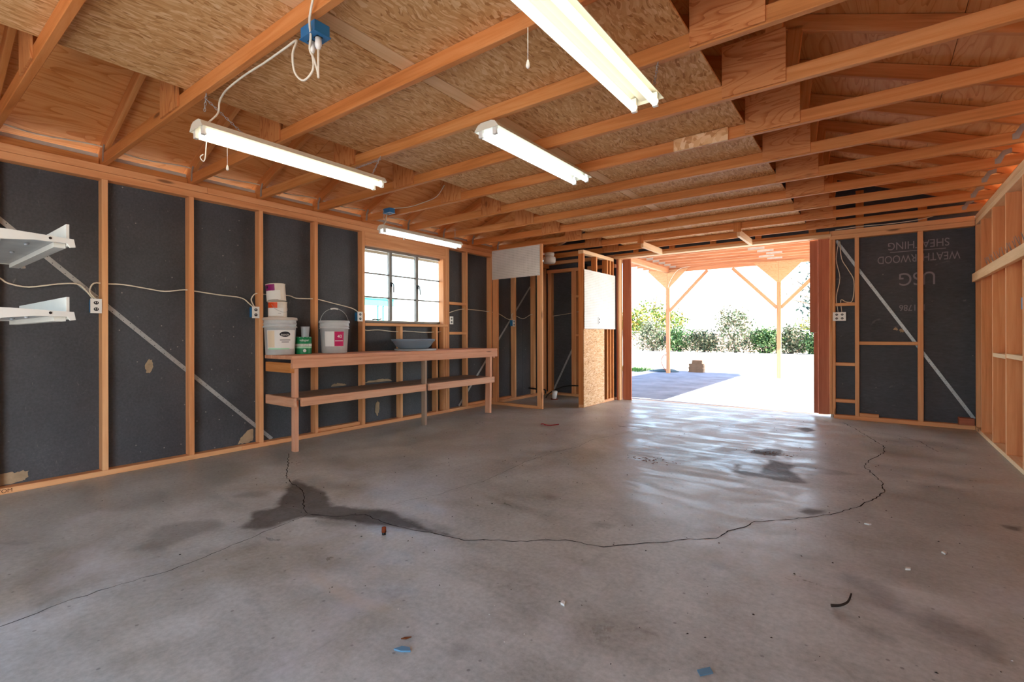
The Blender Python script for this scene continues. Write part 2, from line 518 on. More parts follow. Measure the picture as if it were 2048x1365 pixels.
_cache = {}
def lumber_mesh(L, W, T, mat, bev=0.003):
    key = (round(L, 3), round(W, 4), round(T, 4), mat.name)
    if key not in _cache:
        bm = bmesh.new()
        bmesh.ops.create_cube(bm, size=1.0)
        bmesh.ops.scale(bm, vec=(L, W, T), verts=bm.verts)
        b = min(bev, W * 0.2, T * 0.2)
        bmesh.ops.bevel(bm, geom=list(bm.edges), offset=b, segments=1, affect='EDGES')
        me = bpy.data.meshes.new('lumber')
        bm.to_mesh(me); bm.free()
        me.materials.append(mat)
        _cache[key] = me
    return _cache[key]

def beam(name, parent, mat, p0, p1, w, t, up=(0, 0, 1), bev=0.003):
    """board from p0 to p1 (centre line); t is its size along up, w across"""
    p0, p1, up = Vector(p0), Vector(p1), Vector(up)
    x = (p1 - p0); L = x.length; x.normalize()
    y = up.cross(x)
    if y.length < 1e-5: y = Vector((1, 0, 0)).cross(x)
    y.normalize(); z = x.cross(y)
    c = (p0 + p1) / 2
    mw = Matrix(((x.x, y.x, z.x, c.x), (x.y, y.y, z.y, c.y), (x.z, y.z, z.z, c.z), (0, 0, 0, 1)))
    return link(name, lumber_mesh(L, w, t, mat, bev), parent, mw)

def board(name, parent, mat, a, b, bev=0.003):
    """axis-aligned board given by two corners; grain along its longest side"""
    lo = [min(a[i], b[i]) for i in range(3)]; hi = [max(a[i], b[i]) for i in range(3)]
    d = [hi[i] - lo[i] for i in range(3)]; c = [(hi[i] + lo[i]) / 2 for i in range(3)]
    k = d.index(max(d))
    p0, p1 = list(c), list(c)
    p0[k] = lo[k]; p1[k] = hi[k]
    if k == 2:
        return beam(name, parent, mat, p0, p1, d[1], d[0], (1, 0, 0), bev)
    return beam(name, parent, mat, p0, p1, d[1 - k], d[2], (0, 0, 1), bev)

def text_mesh(s, size):
    cu = bpy.data.curves.new('t', 'FONT')
    cu.body = s; cu.size = size; cu.align_x = 'CENTER'; cu.align_y = 'CENTER'
    o = bpy.data.objects.new('t', cu); COL.objects.link(o)
    dg = bpy.context.evaluated_depsgraph_get()
    me = bpy.data.meshes.new_from_object(o.evaluated_get(dg))
    bpy.data.objects.remove(o); bpy.data.curves.remove(cu)
    return me

def flat_text(name, parent, mat, s, size, c, xdir, updir, squash=1.0):
    me = text_mesh(s, size)
    me.materials.clear()
    x = Vector(xdir).normalized(); y = Vector(updir).normalized(); z = x.cross(y)
    mw = Matrix(((x.x, y.x, z.x, c[0]), (x.y, y.y, z.y, c[1]), (x.z, y.z, z.z, c[2]), (0, 0, 0, 1))) @ Matrix.Diagonal((squash, 1, 1, 1))
    me.transform(Matrix.Diagonal((squash, 1, 1, 1)))
    return link(name, me, parent, mw @ Matrix.Diagonal((1 / squash, 1, 1, 1)), mat)

def round_text(name, parent, mat, s, size, c, r, ang, z):
    """text wrapped round a vertical cylinder of centre c, middle at angle ang"""
    me = text_mesh(s, size); me.materials.clear()
    for v in me.vertices:
        t = ang + v.co.x / r
        v.co = (c[0] + (r + 0.0012) * math.cos(t), c[1] + (r + 0.0012) * math.sin(t), c[2] + z + v.co.y)
    me.transform(world(parent).inverted())
    return link(name, me, parent, world(parent), mat)

# ------------------------------------------------------------------ room shell
XL, XR, YB, ZT, ZP = -4.90, 0.943, 7.668, 2.359, 2.474
YF = -1.35                       # front wall, behind the camera
SXL, SXR, SYB = -4.99, 1.058, 7.758
SLOPE, Z0, XM = 0.39, 2.56, -1.98

# --- floor with stains (signed distances of traced stain outlines kept as attributes)
def sdf(poly, X, Y):
    P = np.array(poly); n = len(P)
    ins = np.zeros(X.shape, bool); dist = np.full(X.shape, 9.0)
    for i in range(n):
        a = P[i]; b = P[(i + 1) % n]
        ab = b - a
        t = np.clip(((X - a[0]) * ab[0] + (Y - a[1]) * ab[1]) / max(ab @ ab, 1e-9), 0, 1)
        dist = np.minimum(dist, np.hypot(X - a[0] - t * ab[0], Y - a[1] - t * ab[1]))
        c = ((a[1] > Y) != (b[1] > Y))
        with np.errstate(divide='ignore', invalid='ignore'):
            xi = a[0] + (Y - a[1]) * ab[0] / (ab[1] if ab[1] != 0 else 1e-9)
        ins ^= c & (X < xi)
    return np.where(ins, dist, -dist)

WET = [[[-3.58,1.934],[-3.592,2.017],[-3.341,1.994],[-3.191,1.994],[-2.998,1.931],[-2.817,1.856],[-2.657,1.93],[-2.543,1.992],[-2.424,2.017],[-2.31,1.981],[-2.118,1.974],[-2.004,1.955],[-1.844,1.959],[-1.951,1.918],[-2.126,1.865],[-2.359,1.779],[-2.545,1.715],[-2.748,1.64],[-2.786,1.612],[-2.799,1.547],[-2.786,1.414],[-2.847,1.335],[-2.955,1.29],[-3.036,1.391],[-3.155,1.48],[-3.125,1.586],[-3.285,1.721],[-3.457,1.853]],[[-0.746,6.575],[-0.641,6.742],[-0.506,6.561],[-0.607,6.391]],[[-0.952,5.111],[-0.832,5.285],[-0.706,5.333],[-0.65,5.007],[-0.823,4.958],[-0.951,4.945]],[[-0.958,4.492],[-0.893,4.506],[-0.877,4.291],[-0.739,4.3],[-0.761,4.503],[-0.729,4.801],[-0.526,4.74],[-0.532,4.574],[-0.379,4.205],[-0.481,4.131],[-0.631,4.152],[-0.807,4.134],[-0.921,4.197]],[[0.585,3.959],[0.691,3.985],[0.671,3.869],[0.612,3.875]],[[-0.388,3.489],[-0.346,3.631],[-0.183,3.658],[-0.296,3.485]]]
FAINT = [[[-2.587,1.243],[-2.602,1.271],[-2.637,1.283],[-2.672,1.271],[-2.687,1.243],[-2.672,1.215],[-2.637,1.203],[-2.602,1.215]],[[-1.334,1.199],[-1.344,1.219],[-1.369,1.227],[-1.394,1.219],[-1.404,1.199],[-1.394,1.179],[-1.369,1.171],[-1.344,1.179]],[[-1.132,1.254],[-1.145,1.279],[-1.177,1.29],[-1.209,1.279],[-1.222,1.254],[-1.209,1.229],[-1.177,1.218],[-1.145,1.229]],[[-1.622,1.346],[-1.637,1.374],[-1.672,1.386],[-1.707,1.374],[-1.722,1.346],[-1.707,1.318],[-1.672,1.306],[-1.637,1.318]],[[-2.738,1.058],[-2.747,1.075],[-2.768,1.082],[-2.789,1.075],[-2.798,1.058],[-2.789,1.041],[-2.768,1.034],[-2.747,1.041]],[[-1.717,2.816],[-1.735,2.85],[-1.777,2.864],[-1.819,2.85],[-1.837,2.816],[-1.819,2.782],[-1.777,2.768],[-1.735,2.782]],[[-1.203,2.59],[-1.224,2.63],[-1.273,2.646],[-1.322,2.63],[-1.343,2.59],[-1.322,2.55],[-1.273,2.534],[-1.224,2.55]],[[-1.278,3.488],[-1.293,3.516],[-1.328,3.528],[-1.363,3.516],[-1.378,3.488],[-1.363,3.46],[-1.328,3.448],[-1.293,3.46]],[[-0.694,2.871],[-0.709,2.899],[-0.744,2.911],[-0.779,2.899],[-0.794,2.871],[-0.779,2.843],[-0.744,2.831],[-0.709,2.843]],[[-0.539,2.449],[-0.554,2.477],[-0.589,2.489],[-0.624,2.477],[-0.639,2.449],[-0.624,2.421],[-0.589,2.409],[-0.554,2.421]]] + [[[-3.376,1.032],[-3.296,1.207],[-3.198,1.304],[-3.051,1.27],[-2.998,1.097],[-2.947,0.911],[-3.076,0.834],[-3.255,0.949]],[[-0.311,2.823],[-0.199,2.866],[-0.226,2.795],[-0.298,2.78]],[[-0.177,2.895],[-0.101,2.778],[0.014,2.73],[0.073,2.653],[0.106,2.514],[0.181,2.587],[0.31,2.521],[0.386,2.45],[0.383,2.37],[0.342,2.292],[0.25,2.323],[0.173,2.32],[0.123,2.399],[0.025,2.471],[-0.053,2.56],[-0.134,2.664]],[[0.105,2.496],[0.174,2.482],[0.252,2.434],[0.372,2.427],[0.37,2.348],[0.252,2.338],[0.169,2.33],[0.123,2.399]],[[-0.129,2.307],[-0.086,2.355],[-0.048,2.318],[-0.084,2.284],[-0.121,2.273]],[[-0.035,2.281],[0.012,2.301],[0.067,2.241],[0.033,2.203],[-0.023,2.245]],[[-2.129,0.982],[-2.117,1.027],[-2.094,0.996],[-1.92,0.97],[-1.919,0.95],[-2.104,0.966]],[[-2.398,1.182],[-2.37,1.21],[-2.16,1.165],[-2.183,1.148]],[[-2.587,1.879],[-2.489,2.03],[-1.872,2.049],[-1.991,1.878],[-2.612,1.593],[-2.728,1.6]],[[-1.919,4.322],[-1.593,4.914],[-0.847,5.103],[-0.632,4.871],[-0.056,4.712],[-0.704,4.238],[-1.5,4.167]],[[-3.567,1.533],[-3.622,1.656],[-3.452,1.746],[-3.322,1.68],[-3.5,1.519]],[[-3.757,0.442],[-3.738,0.533],[-3.629,0.536],[-3.671,0.45]]]
PALE = [[[-2.15,1.273],[-1.9,1.276],[-1.549,1.286],[-1.566,1.252],[-1.77,1.189],[-2.102,1.208]]]
CRACKS = [(0.007,[[-4.427,2.411],[-4.056,2.2],[-3.737,2.01],[-3.559,1.946],[-3.324,1.896],[-3.149,1.823],[-3.015,1.732],[-2.826,1.661]]),(0.009,[[-2.826,1.661],[-2.673,1.722],[-2.529,1.863],[-2.435,1.851],[-2.262,1.854],[-2.108,1.877],[-1.966,1.917],[-1.853,1.938],[-1.776,1.946],[-1.701,2.017],[-1.553,2.095],[-1.45,2.194],[-1.34,2.278],[-1.135,2.318],[-1.053,2.412],[-0.933,2.535],[-0.855,2.631],[-0.689,2.778],[-0.661,2.928],[-0.601,3.032],[-0.564,3.17],[-0.437,3.289],[-0.31,3.442],[-0.197,3.596],[-0.091,3.803],[-0.002,4.067],[0.06,4.285],[0.049,4.571],[-0.061,5.02],[-0.026,5.314],[0.086,5.748],[0.079,6.046],[-0.032,6.456],[-0.164,6.937],[-0.312,7.347]]),(0.006,[[-2.826,1.661],[-2.801,1.595],[-2.773,1.388],[-2.709,1.104],[-2.671,0.874],[-2.704,0.696],[-2.712,0.494],[-2.687,0.382],[-2.68,0.276]]),(0.004,[[-2.533,2.045],[-2.508,2.218],[-2.426,2.424],[-2.421,2.614],[-2.372,2.814],[-2.405,3.141],[-2.45,3.474],[-2.43,3.682],[-2.418,3.957],[-2.347,4.228],[-2.386,4.635],[-2.266,5.104],[-2.152,5.688]]),(0.006,[[-0.116,6.935],[-0.023,6.859],[0.129,6.798],[0.279,6.681],[0.392,6.524],[0.442,6.231],[0.493,6.044]])]

gx = np.arange(-5.0, 1.061, 0.025); gy = np.arange(YF - 0.1, 7.93, 0.025)
GX, GY = np.meshgrid(gx, gy)
nx, ny = len(gx), len(gy)
verts = np.stack([GX.ravel(), GY.ravel(), np.zeros(GX.size)], 1)
ii = (np.arange(ny - 1)[:, None] * nx + np.arange(nx - 1)[None, :]).ravel()
faces = np.stack([ii, ii + 1, ii + nx + 1, ii + nx], 1)
fm = bpy.data.meshes.new('floor')
fm.from_pydata(verts.tolist(), [], faces.tolist())
for nm, polys in (('wet', WET), ('faint', FAINT), ('pale', PALE)):
    d = np.full(GX.shape, -0.6)
    for p in polys:
        d = np.maximum(d, sdf(p, GX, GY))
    at = fm.attributes.new(nm, 'FLOAT', 'POINT')
    at.data.foreach_set('value', np.clip(d, -0.6, 0.6).ravel().astype(np.float32))
floor = link('floor', fm, mat=M['concrete'])
tag(floor, 'stained grey concrete garage floor with long cracks', kind='structure')
slab = MB().box((-5.0, YF - 0.1, -0.15), (1.06, 7.925, -0.003)).build('slab_edge', M['concrete'], floor)

rng = random.Random(3)
def crack(pts, wd):
    P = [Vector((x, y, 0)) for x, y in pts]
    Q = []
    for a, b in zip(P[:-1], P[1:]):
        k = max(2, int((b - a).length / 0.035))
        nrm = Vector((-(b - a).y, (b - a).x, 0)).normalized()
        for i in range(k):
            t = i / k
            Q.append(a.lerp(b, t) + nrm * (rng.uniform(-0.009, 0.009) if i else 0))
    Q.append(P[-1])
    vv = []; ff = []
    for i, p in enumerate(Q):
        d = (Q[min(i + 1, len(Q) - 1)] - Q[max(i - 1, 0)]).normalized()
        nn = Vector((-d.y, d.x, 0))
        hw = wd * rng.uniform(0.35, 1.0) / 2
        if i in (0, len(Q) - 1): hw *= 0.2
        vv += [(p + nn * hw)[:2] + (0.0008,), (p - nn * hw)[:2] + (0.0008,)]
    for i in range(len(Q) - 1):
        ff.append((2 * i, 2 * i + 1, 2 * i + 3, 2 * i + 2))
    me = bpy.data.meshes.new('crack'); me.from_pydata(vv, [], ff)
    return link('crack', me, floor, mat=M['crack'])
for wd, pts in CRACKS:
    crack(pts, wd)

# --- left wall
def ring(lo, hi, hole_lo, hole_hi, axis, a, b):
    """wall slab with one rectangular hole; (u, z) plane across axis"""
    m = MB()
    def bx(u0, u1, z0, z1):
        if u1 - u0 < 1e-4 or z1 - z0 < 1e-4: return
        m.box((a, u0, z0), (b, u1, z1)) if axis == 0 else m.box((u0, a, z0), (u1, b, z1))
    bx(lo[0], hole_lo[0], lo[1], hi[1]); bx(hole_hi[0], hi[0], lo[1], hi[1])
    bx(hole_lo[0], hole_hi[0], lo[1], hole_lo[1]); bx(hole_lo[0], hole_hi[0], hole_hi[1], hi[1])
    return m
WY0, WY1, WZ0, WZ1 = 3.625, 4.985, 1.27, 2.20
wall_left = ring((YF, -0.1), (7.80, 2.47), (WY0, WZ0), (WY1, WZ1), 0, -5.032, -5.004).build('wall_left', M['siding'])
tag(wall_left, 'open-stud left wall with black sheathing board', kind='structure')
def panel(parent, a, b, name='sheathing_panel', mat=None):
    return MB().box(a, b).build(name, mat or M['black'], parent)
g = 0.002
for y0, y1 in ((YF, -0.06), (-0.06, 1.158), (1.158, 2.388), (2.388, 3.60)):
    panel(wall_left, (-5.002, y0 + g, 0.0), (SXL, y1 - g, ZP))
panel(wall_left, (-5.002, 3.60 + g, 0.0), (SXL, 5.02 - g, WZ0))
panel(wall_left, (-5.002, 3.60 + g, WZ1), (SXL, 5.02 - g, ZP))
for y0, y1 in ((5.02, 6.04), (6.04, 7.0), (7.0, SYB)):
    panel(wall_left, (-5.002, y0 + g, 0.0), (SXL, y1 - g, ZP))
S = M['stud']
board('top_plate', wall_left, S, (SXL, YF, ZT), (XL, 3.0, ZT + 0.056))
board('top_plate', wall_left, S, (SXL, 3.0, ZT), (XL, SYB, ZT + 0.056))
board('top_plate', wall_left, S, (SXL, YF, ZT + 0.058), (XL, 1.9, ZP))
board('top_plate', wall_left, S, (SXL, 1.9, ZT + 0.058), (XL, SYB, ZP))
board('bottom_plate', wall_left, S, (SXL, YF, 0), (XL, 2.2, 0.042))
board('bottom_plate', wall_left, S, (SXL, 2.2, 0), (XL, 5.2, 0.042))
board('bottom_plate', wall_left, S, (SXL, 5.2, 0), (XL, SYB, 0.042))
for y in (-1.3, -0.69, -0.08, 0.53, 1.139, 1.751, 2.368, 2.965, 3.581, 4.985, 5.026, 5.425, 6.012, 6.66, 7.255, 7.62):
    board('stud', wall_left, S, (SXL, y, 0.042), (XL, y + 0.040, ZT))
for y in (4.165, 4.80, 4.944):
    board('cripple_stud', wall_left, S, (SXL, y, 0.042), (XL - 0.001, y + 0.038, 1.225))
board('header', wall_left, M['stud'], (-4.985, 3.622, 2.238), (XL - 0.002, 4.984, ZT))
board('header_trim', wall_left, M['stud'], (-4.975, 3.622, 2.20), (XL + 0.004, 4.984, 2.237))
board('window_sill', wall_left, S, (-5.03, 3.622, 1.226), (XL + 0.004, 5.03, 1.262))
board('trimmer', wall_left, S, (-5.0, 4.945, 1.262), (XL, 4.984, 2.20))
for z in (1.555, 1.12):
    board('block', wall_left, S, (SXL, 5.066, z), (XL, 5.425, z + 0.038))
board('block', wall_left, S, (SXL, 3.006, 0.043), (XL - 0.02, 3.56, 0.08))
board('block', wall_left, S, (SXL, 5.47, 0.043), (XL - 0.02, 5.99, 0.078))
board('block', wall_left, S, (SXL, 6.06, 0.043), (XL - 0.02, 6.60, 0.078))

def strap(parent, p0, p1, nrm, width=0.034):
    p0, p1, nrm = Vector(p0), Vector(p1), Vector(nrm)
    o = beam('brace_strap', parent, M['galv'], p0, p1, width, 0.003, nrm, 0.0006)
    d = (p1 - p0); L = d.length; d.normalize()
    m = MB()
    k = int(L / 0.05)
    side = d.cross(nrm).normalized()
    for i in range(1, k):
        c = p0 + d * (i * L / k) + side * (0.007 if i % 2 else -0.007) + nrm * 0.0018
        m.add([c + (d * math.cos(t) + side * math.sin(t)) * 0.0035 for t in [j * PI / 3 for j in range(6)]], [tuple(range(6))])
    m.build('nail_holes', M['dark'], o)
    return o
strap(wall_left, (-4.984, 0.40, 2.13), (-4.984, 2.53, 0.045), (1, 0, 0))
strap(wall_left, (-4.984, 5.35, 0.05), (-4.984, 7.24, 1.98), (1, 0, 0))

def torn(parent, poly, axis=0, val=-4.988):
    m = MB()
    q = []
    for i, p in enumerate(poly):
        p2 = poly[(i + 1) % len(poly)]
        for k in range(4):
            t = k / 4
            q.append((p[0] + (p2[0] - p[0]) * t + rng.uniform(-.006, .006), p[1] + (p2[1] - p[1]) * t + rng.uniform(-.006, .006)))
    m.prism(q, axis, val, val + 0.0025)
    return m.build('torn_patch', M['torn'], parent)
torn(wall_left, [(0.585, 0.05), (0.585, 0.13), (0.63, 0.135), (0.66, 0.12), (0.70, 0.13), (0.735, 0.12), (0.73, 0.08), (0.70, 0.05)])
torn(wall_left, [(1.445, 0.86), (1.455, 0.80), (1.485, 0.795), (1.505, 0.87), (1.50, 0.905), (1.47, 0.91)])
torn(wall_left, [(2.20, 0.05), (2.22, 0.10), (2.29, 0.165), (2.32, 0.18), (2.345, 0.17), (2.345, 0.06), (2.28, 0.045)])
torn(wall_left, [(3.83, 0.16), (3.84, 0.26), (3.87, 0.29), (3.90, 0.26), (3.89, 0.16), (3.86, 0.10)])
torn(wall_left, [(3.22, 0.527), (3.24, 0.548), (3.3, 0.556), (3.38, 0.546), (3.42, 0.527)])
torn(wall_left, [(3.66, 0.522), (3.72, 0.548), (3.85, 0.552), (3.98, 0.556), (4.05, 0.545), (4.1, 0.522)])
flat_text('pencil_writing', wall_left, M['pencil'], 'TOM', 0.036, (XL + 0.0012, 0.60, 0.022), (0, 1, 0), (0, 0, 1))
flat_text('chalk_mark', wall_left, M['chalk'], '9', 0.20, (SXL + 0.0012, 5.80, 2.02), (0, 1, 0), (0, 0, 1))
flat_text('chalk_mark', wall_left, M['chalk'], '9', 0.20, (SXL + 0.0012, 7.02, 1.98), (0, 1, 0), (0, 0, 1))

# --- window
win = MB()
fx0, fx1 = -5.01, -4.972
def sash_bar(m, y0, y1, z0, z1, dx=0.0):
    m.box((fx0 + dx, y0, z0), (fx1 - dx, y1, z1))
for a in ((WY0, WY1, WZ0, WZ0 + .028), (WY0, WY1, WZ1 - .028, WZ1), (WY0, WY0 + .028, WZ0 + .0285, WZ1 - .0285), (WY1 - .028, WY1, WZ0 + .0285, WZ1 - .0285)):
    sash_bar(win, *a)
window_1 = win.build('window_1', M['sash'])
tag(window_1, 'steel casement window of nine panes over the workbench', kind='structure')
MULL = (4.065, 4.515)
for y in MULL:
    MB().box((fx0, y - 0.021, WZ0 + .029), (fx1 + 0.004, y + 0.021, WZ1 - .029)).build('mullion', M['sash'], window_1)
cols = [(WY0 + .029, MULL[0] - .0215), (MULL[0] + .0215, MULL[1] - .0215), (MULL[1] + .0215, WY1 - .029)]
rows = [(WZ0 + .029, 1.578), (1.596, 1.872), (1.890, WZ1 - .029)]
for c in cols:
    for z in (1.587, 1.881):
        MB().box((fx0 + .008, c[0], z - .0085), (fx1 - .008, c[1], z + .0085)).build('muntin', M['sash'], window_1)
    for r in rows:
        MB().box((-4.994, c[0], r[0]), (-4.991, c[1], r[1])).build('pane', M['glass'], window_1)
for y in MULL:
    h = MB().box((fx1, y - .014, 1.735), (fx1 + .018, y + .014, 1.79))
    h.tube([(fx1 + .016, y, 1.78), (fx1 + .035, y + .012, 1.77), (fx1 + .034, y + .022, 1.72), (fx1 + .03, y + .026, 1.66)], 0.008, 8)
    tag(h.build('window_handle', M['black_metal'], window_1), 'black curved casement handle')
cr = MB().tube([(fx1, 3.78, 1.305), (fx1 + .03, 3.80, 1.31), (fx1 + .035, 3.86, 1.305), (fx1 + .03, 3.89, 1.325)], 0.007, 8)
tag(cr.build('window_crank', M['black_metal'], window_1), 'black window crank')

# --- back wall
wall_back = MB()
wall_back.box((-5.03, SYB + .016, -0.1), (-3.52, SYB + .045, 2.474)).box((-0.46, SYB + .016, -0.1), (1.09, SYB + .045, 2.474))
wall_back = wall_back.build('wall_back', M['siding'])
tag(wall_back, 'open-stud back wall with wide door opening', kind='structure')
panel(wall_back, (SXL, SYB, 0), (-4.30, SYB + .013, ZP))
panel(wall_back, (-4.296, SYB, 0), (-3.53, SYB + .013, ZP))
panel(wall_back, (-0.43, SYB, 0), (0.462, SYB + .013, ZP))
panel(wall_back, (0.466, SYB, 0), (SXR, SYB + .013, ZP))
RW = M['stud']
board('top_plate', wall_back, RW, (-0.46, YB, ZT), (XR, SYB, ZT + 0.056))
board('top_plate', wall_back, RW, (-0.46, YB, ZT + 0.058), (XR, SYB, ZP))
board('top_plate', wall_back, RW, (XL, YB, ZT - 0.10), (-3.53, SYB, ZT - 0.04))
board('top_plate', wall_back, RW, (XL, YB, ZT + 0.058), (-3.53, SYB, ZP))
board('door_header', wall_back, M['pale_wood'], (-3.53, YB - 0.03, 2.398), (-0.44, SYB + 0.02, 2.436))
board('door_header', wall_back, M['joist'], (-3.53, YB - 0.02, 2.437), (-0.46, SYB, ZP))
board('bottom_plate', wall_back, RW, (-0.42, YB, 0), (XR, SYB, 0.05))
board('bottom_plate', wall_back, RW, (XL, YB, 0), (-3.53, SYB, 0.042))
for x0, x1 in ((-0.466, -0.436), (-0.434, -0.40), (-0.19, -0.145), (0.435, 0.487)):
    board('stud', wall_back, RW, (x0, YB, 0.05), (x1, SYB, ZT))
for x0, x1 in ((-4.88, -4.80), (-4.375, -4.28)):
    board('stud', wall_back, RW, (x0, YB, 0.042), (x1, SYB, ZT - 0.1))
for z in (1.48, 0.695, 0.215):
    board('block', wall_back, RW, (-0.40, YB, z), (-0.19, SYB, z + 0.042))
board('block', wall_back, RW, (-0.145, YB, 0.972), (0.435, SYB, 1.014))
board('block', wall_back, RW, (-0.143, YB, 0.051), (0.055, SYB - 0.03, 0.092))
board('block', wall_back, M['red_wood'], (0.80, YB - 0.02, 0.051), (0.935, SYB, 0.13))
for z in (1.78, 1.08):
    board('block', wall_back, RW, (-4.28, YB, z), (-3.66, SYB, z + 0.04))
strap(wall_back, (-0.395, SYB - .006, 2.36), (0.94, SYB - .006, 0.12), (0, -1, 0))
strap(wall_back, (-4.82, SYB - .006, 0.05), (-3.7, SYB - .006, 2.2), (0, -1, 0))
# door jamb boards
board('door_jamb', wall_back, M['pale_wood'], (-3.47, YB, 0.0), (-3.44, SYB + 0.03, 2.396))  # paler wood stands in for light falling on this jamb face
board('door_jamb', wall_back, M['red_wood'], (-3.50, YB + 0.002, 0.0), (-3.472, SYB, 2.396))
board('door_stop', wall_back, M['red_wood'], (-3.437, 7.78, 0.0), (-3.285, 7.81, 2.396))
board('door_jamb', wall_back, M['red_wood'], (-0.60, 7.765, 0.03), (-0.468, 7.80, 2.396))
board('door_trim', wall_back, M['red_wood'], (-0.70, 7.802, 1.135), (-0.602, 7.83, 2.396))
board('door_trim', wall_back, M['red_wood'], (-0.655, 7.802, 0.03), (-0.602, 7.829, 1.134))
board('door_threshold', wall_back, M['pale_wood'], (-3.43, 7.93, -0.03), (-0.50, 8.0, 0.0))
# stamped print on the sheathing, upside down
ty = SYB - 0.0012
for s, size, cx, cz, sq in (('SHEATHING', 0.135, 0.44, 2.22, 0.80), ('WEATHERWOOD', 0.135, 0.435, 2.055, 0.72), ('USG', 0.225, 0.43, 1.80, 0.85), ('121786', 0.11, 0.39, 1.44, 0.8)):
    flat_text('stamped_print', wall_back, M['stamp'], s, size, (cx, ty, cz), (-1, 0, 0), (0, 0, -1), sq)
MB().box((0.17, ty - .0004, 2.135), (0.70, ty, 2.143)).build('stamped_line', M['stamp'], wall_back)
torn(wall_back, [(0.20, 1.165), (0.225, 1.20), (0.25, 1.17), (0.24, 1.15)], 1, SYB - .003)
torn(wall_back, [(0.255, 1.165), (0.28, 1.18), (0.315, 1.165), (0.30, 1.13), (0.27, 1.135)], 1, SYB - .003)
# gable above the back wall
gz = lambda x: Z0 + SLOPE * ((x + 4.9) if x < XM else (0.943 - x))
gable = MB().prism([(-4.99, ZP + .003), (1.04, ZP + .003), (1.04, gz(1.04) + .106), (XM, gz(XM) + .106), (-4.99, gz(-4.99) + .106)], 1, YB + .075, YB + .088)
gable.build('gable_panel', M['black'], wall_back)
for x in (-3.2, -2.6, -1.98, -1.36, -0.70, -0.18, 0.44):
    board('gable_stud', wall_back, M['joist'], (x, YB + 0.01, ZP + .002), (x + 0.085, YB + .048, gz(x + 0.04) - 0.02))

# --- right wall
wall_right = MB().box((SXR + .014, YF, -0.1), (SXR + .042, 7.80, 2.474)).build('wall_right', M['siding'])
tag(wall_right, 'open-stud right wall with bare plywood backing', kind='structure')
for y0, y1 in ((YF, 0.0), (0.0, 1.2), (1.2, 2.42), (2.42, 3.64), (3.64, 4.86), (4.86, 6.12), (6.12, SYB)):
    MB().box((SXR, y0 + g, 0), (SXR + .012, y1 - g, ZP)).build('plywood_panel', M['roof_ply'], wall_right)
board('top_plate', wall_right, M['pale_wood'], (XR, YF, ZT), (SXR, 7.66, ZT + 0.056))
board('top_plate', wall_right, M['pale_wood'], (XR, YF, ZT + 0.058), (SXR, 7.66, ZP))
board('bottom_plate', wall_right, M['pale_wood'], (XR, YF, 0), (SXR, 7.66, 0.04))
for k, y in enumerate((-1.3, -0.62, 0.0, 0.61, 1.22, 1.83, 2.44, 3.05, 3.65, 4.26, 4.85, 5.43, 6.05, 6.655, 7.27, 7.62)):
    board('stud', wall_right, S, (XR, y, 0.04), (SXR, y + 0.04, ZT))
board('block', wall_right, M['pale_wood'], (XR, 6.09, 0.885), (SXR, 6.655, 0.925))
board('block', wall_right, M['pale_wood'], (XR, 5.47, 0.895), (SXR, 6.05, 0.935))
ledger = thing('ledger_board', 'pale board nailed across right wall studs with a row of nails', 'board', (0.90, 6.4, 1.70))
beam('plank', ledger, M['pale_wood'], (0.922, 4.6, 1.745), (0.922, 7.55, 1.745), 0.04, 0.095)
for i in range(22):
    y = 5.15 + i * 0.075
    n_ = MB().tube([(0.905 + 0.012 * (i % 2), y, 1.792), (0.893 + rng.uniform(-.01, .01), y - rng.uniform(-0.01, 0.012), 1.865 + rng.uniform(-.012, .014))], 0.0022, 6, 1)
    n_.build('nail', M['dull_steel'], ledger)

# --- front wall behind the camera, with a doorway added to let in daylight
wall_front = ring((-5.03, -0.1), (1.09, 2.474), (-2.5, -0.1), (0.5, 2.2), 1, YF - 0.05, YF)
wall_front.prism([(-5.0, 2.475), (1.05, 2.475), (1.05, gz(1.05) + .106), (XM, gz(XM) + .106), (-5.0, gz(-5.0) + .106)], 1, YF - 0.05, YF)
tag(wall_front.build('wall_front', M['siding']), 'unseen front wall with a doorway added to let in daylight', kind='structure')

# ------------------------------------------------------------------ roof: trusses, sheathing, stored OSB deck
def roof_poly(off, th):
    a = math.sqrt(1 + SLOPE * SLOPE)
    zz = lambda x: Z0 + SLOPE * ((x + 4.9) if x < XM else (0.943 - x)) + off
    return [(-5.47, zz(-5.47)), (XM, zz(XM)), (1.51, zz(1.51)), (1.51, zz(1.51) + th), (XM, zz(XM) + th), (-5.47, zz(-5.47) + th)]
ceiling = MB().prism(roof_poly(0.128, 0.02), 1, YF - 0.2, 7.95).build('ceiling', M['shingle'])
tag(ceiling, 'exposed gable roof of plywood sheathing and trusses', kind='structure')
UL = Vector((-SLOPE, 0, 1)).normalized(); UR = Vector((SLOPE, 0, 1)).normalized()
DL = Vector((1, 0, SLOPE)).normalized(); DR = Vector((-1, 0, SLOPE)).normalized()
RD = 0.10
aL = Vector((-5.47, 0, Z0 + SLOPE * (-0.57))); aR = Vector((1.51, 0, Z0 + SLOPE * (0.943 - 1.51)))
span = (XM + 5.47) * math.sqrt(1 + SLOPE ** 2); spanR = (1.51 - XM) * math.sqrt(1 + SLOPE ** 2)
ycuts = [YF - 0.2, 0.2, 2.66, 5.10, 7.54, 7.95]
